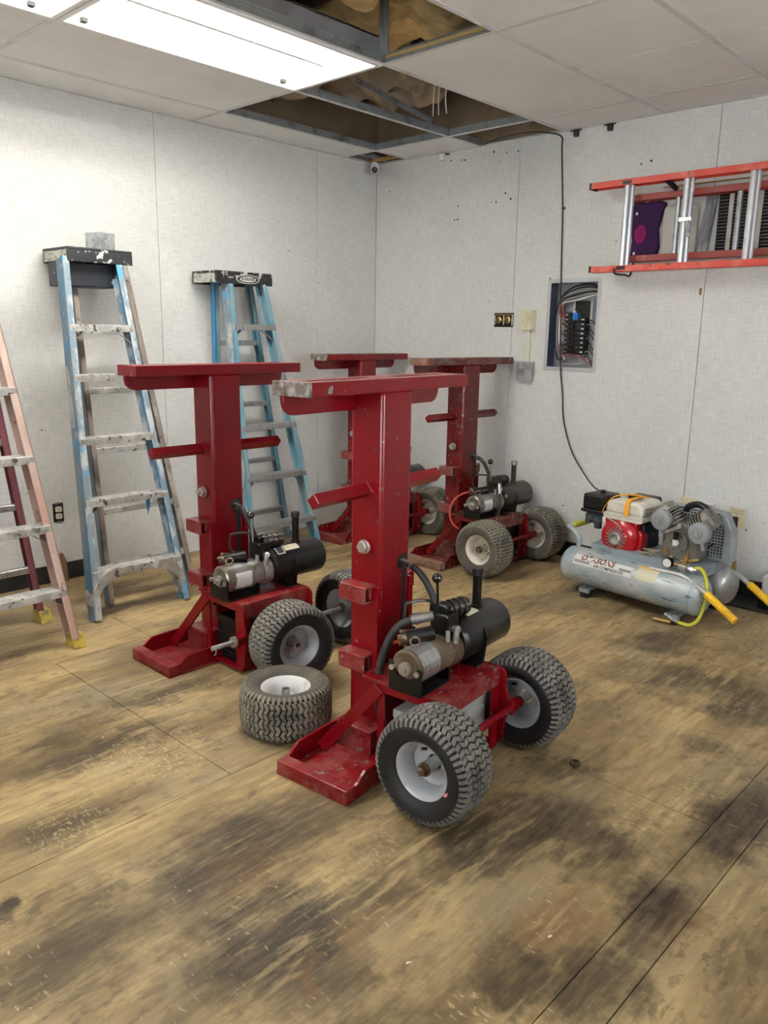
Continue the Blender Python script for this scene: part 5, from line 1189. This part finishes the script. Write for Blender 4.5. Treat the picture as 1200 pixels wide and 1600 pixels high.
tb('discharge_pipe', 'black_rubber', pmp, [(PX-.045, .03, .505), (PX-.02, .02, .530), (PX+.03, .01, .545), (PX+.075, .0, .530), (PX+.105, -.01, .495)], .017, 12)
q = NB(); beam(q, (PX-.085, -.085, .395), (PX-.01, -.088, .440), .014, .006, (0, 1, 0)); cyl(q, (PX-.008, -.094, .442), (PX-.008, -.084, .442), .012, n=12); fin('linkage', q, 'galvanised', pmp)
# ---- belt guard with mesh
gd = [(.03, .285), (.395, .285), (.395, .435), (.345, .525), (.06, .525), (.03, .49)]
q = NB()
for a, b in zip(gd, gd[1:]+gd[:1]): beam(q, (a[0], .108, a[1]), (b[0], .108, b[1]), .05, .014, None) if False else beam(q, (a[0], .118, a[1]), (b[0], .118, b[1]), .056, .010, (0, 0, 1) if abs(a[0]-b[0]) > .1 else (1, 0, 0))
prism(q, [(.352, .285), (.395, .285), (.395, .435), (.345, .525), (.325, .525), (.352, .44)], .088, .094, XZ)
go = fin('belt_guard', q, 'guard_grey', cpz, .002, seg=1)
q = NB()
for k in range(15): z = .292+.0155*k; box(q, .035, .355, .088, .091, z, z+.006)
for k in range(20): x = .040+.0155*k; box(q, x, x+.0055, .0875, .0905, .288, .518)
fin('guard_mesh', q, 'guard_grey', go, kind='stuff', label='perforated grey mesh')
bx('guard_back', 'hole_dark', go, .036, .390, .139, .142, .29, .51)
q = NB(); lathe(q, [(.03, -.012), (.115, -.012), (.118, 0), (.115, .012), (.03, .012)], (PX, .118, .395), (0, 1, 0), 32, True); fin('flywheel', q, 'engine_dark', go, smooth=True)
# ---- gauge, valves, hose
mf = bx('regulator', 'zinc', cpz, .255, .300, -.160, -.115, .262, .292, .006)
cy('valve_stem', 'zinc', mf, (.278, -.138, TZ+TR-.004), (.278, -.138, .264), .013, n=12)
q = NB(); cyl(q, (.205, -.170, .288), (.205, -.146, .288), .026, n=24); fin('gauge', q, 'black_plastic', mf, smooth=True)
q = NB(); cyl(q, (.205, -.1712, .288), (.205, -.170, .288), .022, n=24); fin('gauge_face', q, 'gauge_face', mf)
q = NB(); cyl(q, (.21, -.148, .285), (.262, -.138, .283), .008, n=10); cyl(q, (.272, -.135, .290), (.285, -.130, .330), .012, n=8); cyl(q, (.283, -.130, .326), (.290, -.128, .352), .008, n=8); cyl(q, (.25, -.12, .30), (.33, -.10, .318), .008, n=8); fin('brass_fitting', q, 'brass', mf, smooth=True)
q = NB(); cyl(q, (.298, -.140, .276), (.345, -.140, .276), .010, n=12); cyl(q, (.318, -.140, .276), (.330, -.140, .276), .014, n=6); fin('coupling', q, 'zinc', mf, smooth=True)
tb('air_hose', 'hose_yellow', mf, [(.335, -.135, .285), (.365, -.135, .288), (.395, -.14, .255), (.412, -.15, .20), (.412, -.165, .13), (.405, -.185, .06), (.375, -.20, .022), (.330, -.205, .018), (.300, -.205, .022)], .0085, 10)
q = NB(); cyl(q, (.315, -.206, .020), (.285, -.205, .024), .012, n=8); cyl(q, (.288, -.205, .026), (.262, -.205, .034), .016, n=8); cyl(q, (.262, -.205, .036), (.24, -.205, .040), .012, n=10); fin('hose_coupling', q, 'steel_dull', mf, smooth=True)
q = NB(); cyl(q, (.285, -.225, .014), (.20, -.240, .014), .011, n=10); fin('drain_cock', q, 'brass', mf, smooth=True)
q = NB(); cyl(q, (.345, TY[1], TZ+TR-.01), (.345, TY[1], .315), .016, n=14); fl_ = fin('filter_post', q, 'tank_silver', t2, smooth=True)
q = NB(); cyl(q, (.345, TY[1], .315), (.345, TY[1], .335), .020, .024, n=14); cyl(q, (.345, TY[1], .335), (.345, TY[1], .360), .024, .018, n=14); fin('pressure_valve', q, 'brass', t2, smooth=True)
cy('relief_valve', 'brass', t2, (.385, TY[1]+.02, TZ+TR-.03), (.385, TY[1]+.02, .285), .010, n=10)
tb('pilot_line', 'black_plastic', t2, [(.345, TY[1], .36), (.335, TY[1]-.03, .375), (.30, TY[1]-.06, .36), (.27, TY[1]-.09, .32)], .004, 6)
# rear wheel of the barrow, half hidden at the left
q = NB(); lathe(q, [(.03, -.022), (.070, -.024), (.086, -.016), (.090, 0), (.086, .016), (.070, .024), (.03, .022)], (-.36, .0, .092), (0, 1, 0), 32, True); wb_ = fin('barrow_wheel', q, 'tire_side_dusty', cpz, smooth=True)
cy('wheel_axle', 'steel_dull', wb_, (-.36, -.05, .092), (-.36, .06, .092), .008, n=10)
# a few split twigs and a rag of tape lying on the deck
for k, (a, b) in enumerate((((.03, -.105, .268), (.115, -.09, .300)), ((.0, -.10, .275), (.09, -.10, .272)), ((.05, -.11, .30), (.12, -.08, .268)), ((-.02, -.12, .256), (.06, -.11, .282)), ((.02, -.085, .288), (.10, -.06, .292)))):
    q = NB(); M_ = cpz.rotation_euler.to_matrix(); A = cpz.location+M_ @ (Vector(a)+Vector((0, 0, .02))); B_ = cpz.location+M_ @ (Vector(b)+Vector((0, 0, .02))); beam(q, A, B_, .011, .005); tag(fin('wood_splinter', q, 'twig'), 'thin dry wood splinter lying on the compressor deck by the engine', 'splinter', 'splinters on the compressor deck')
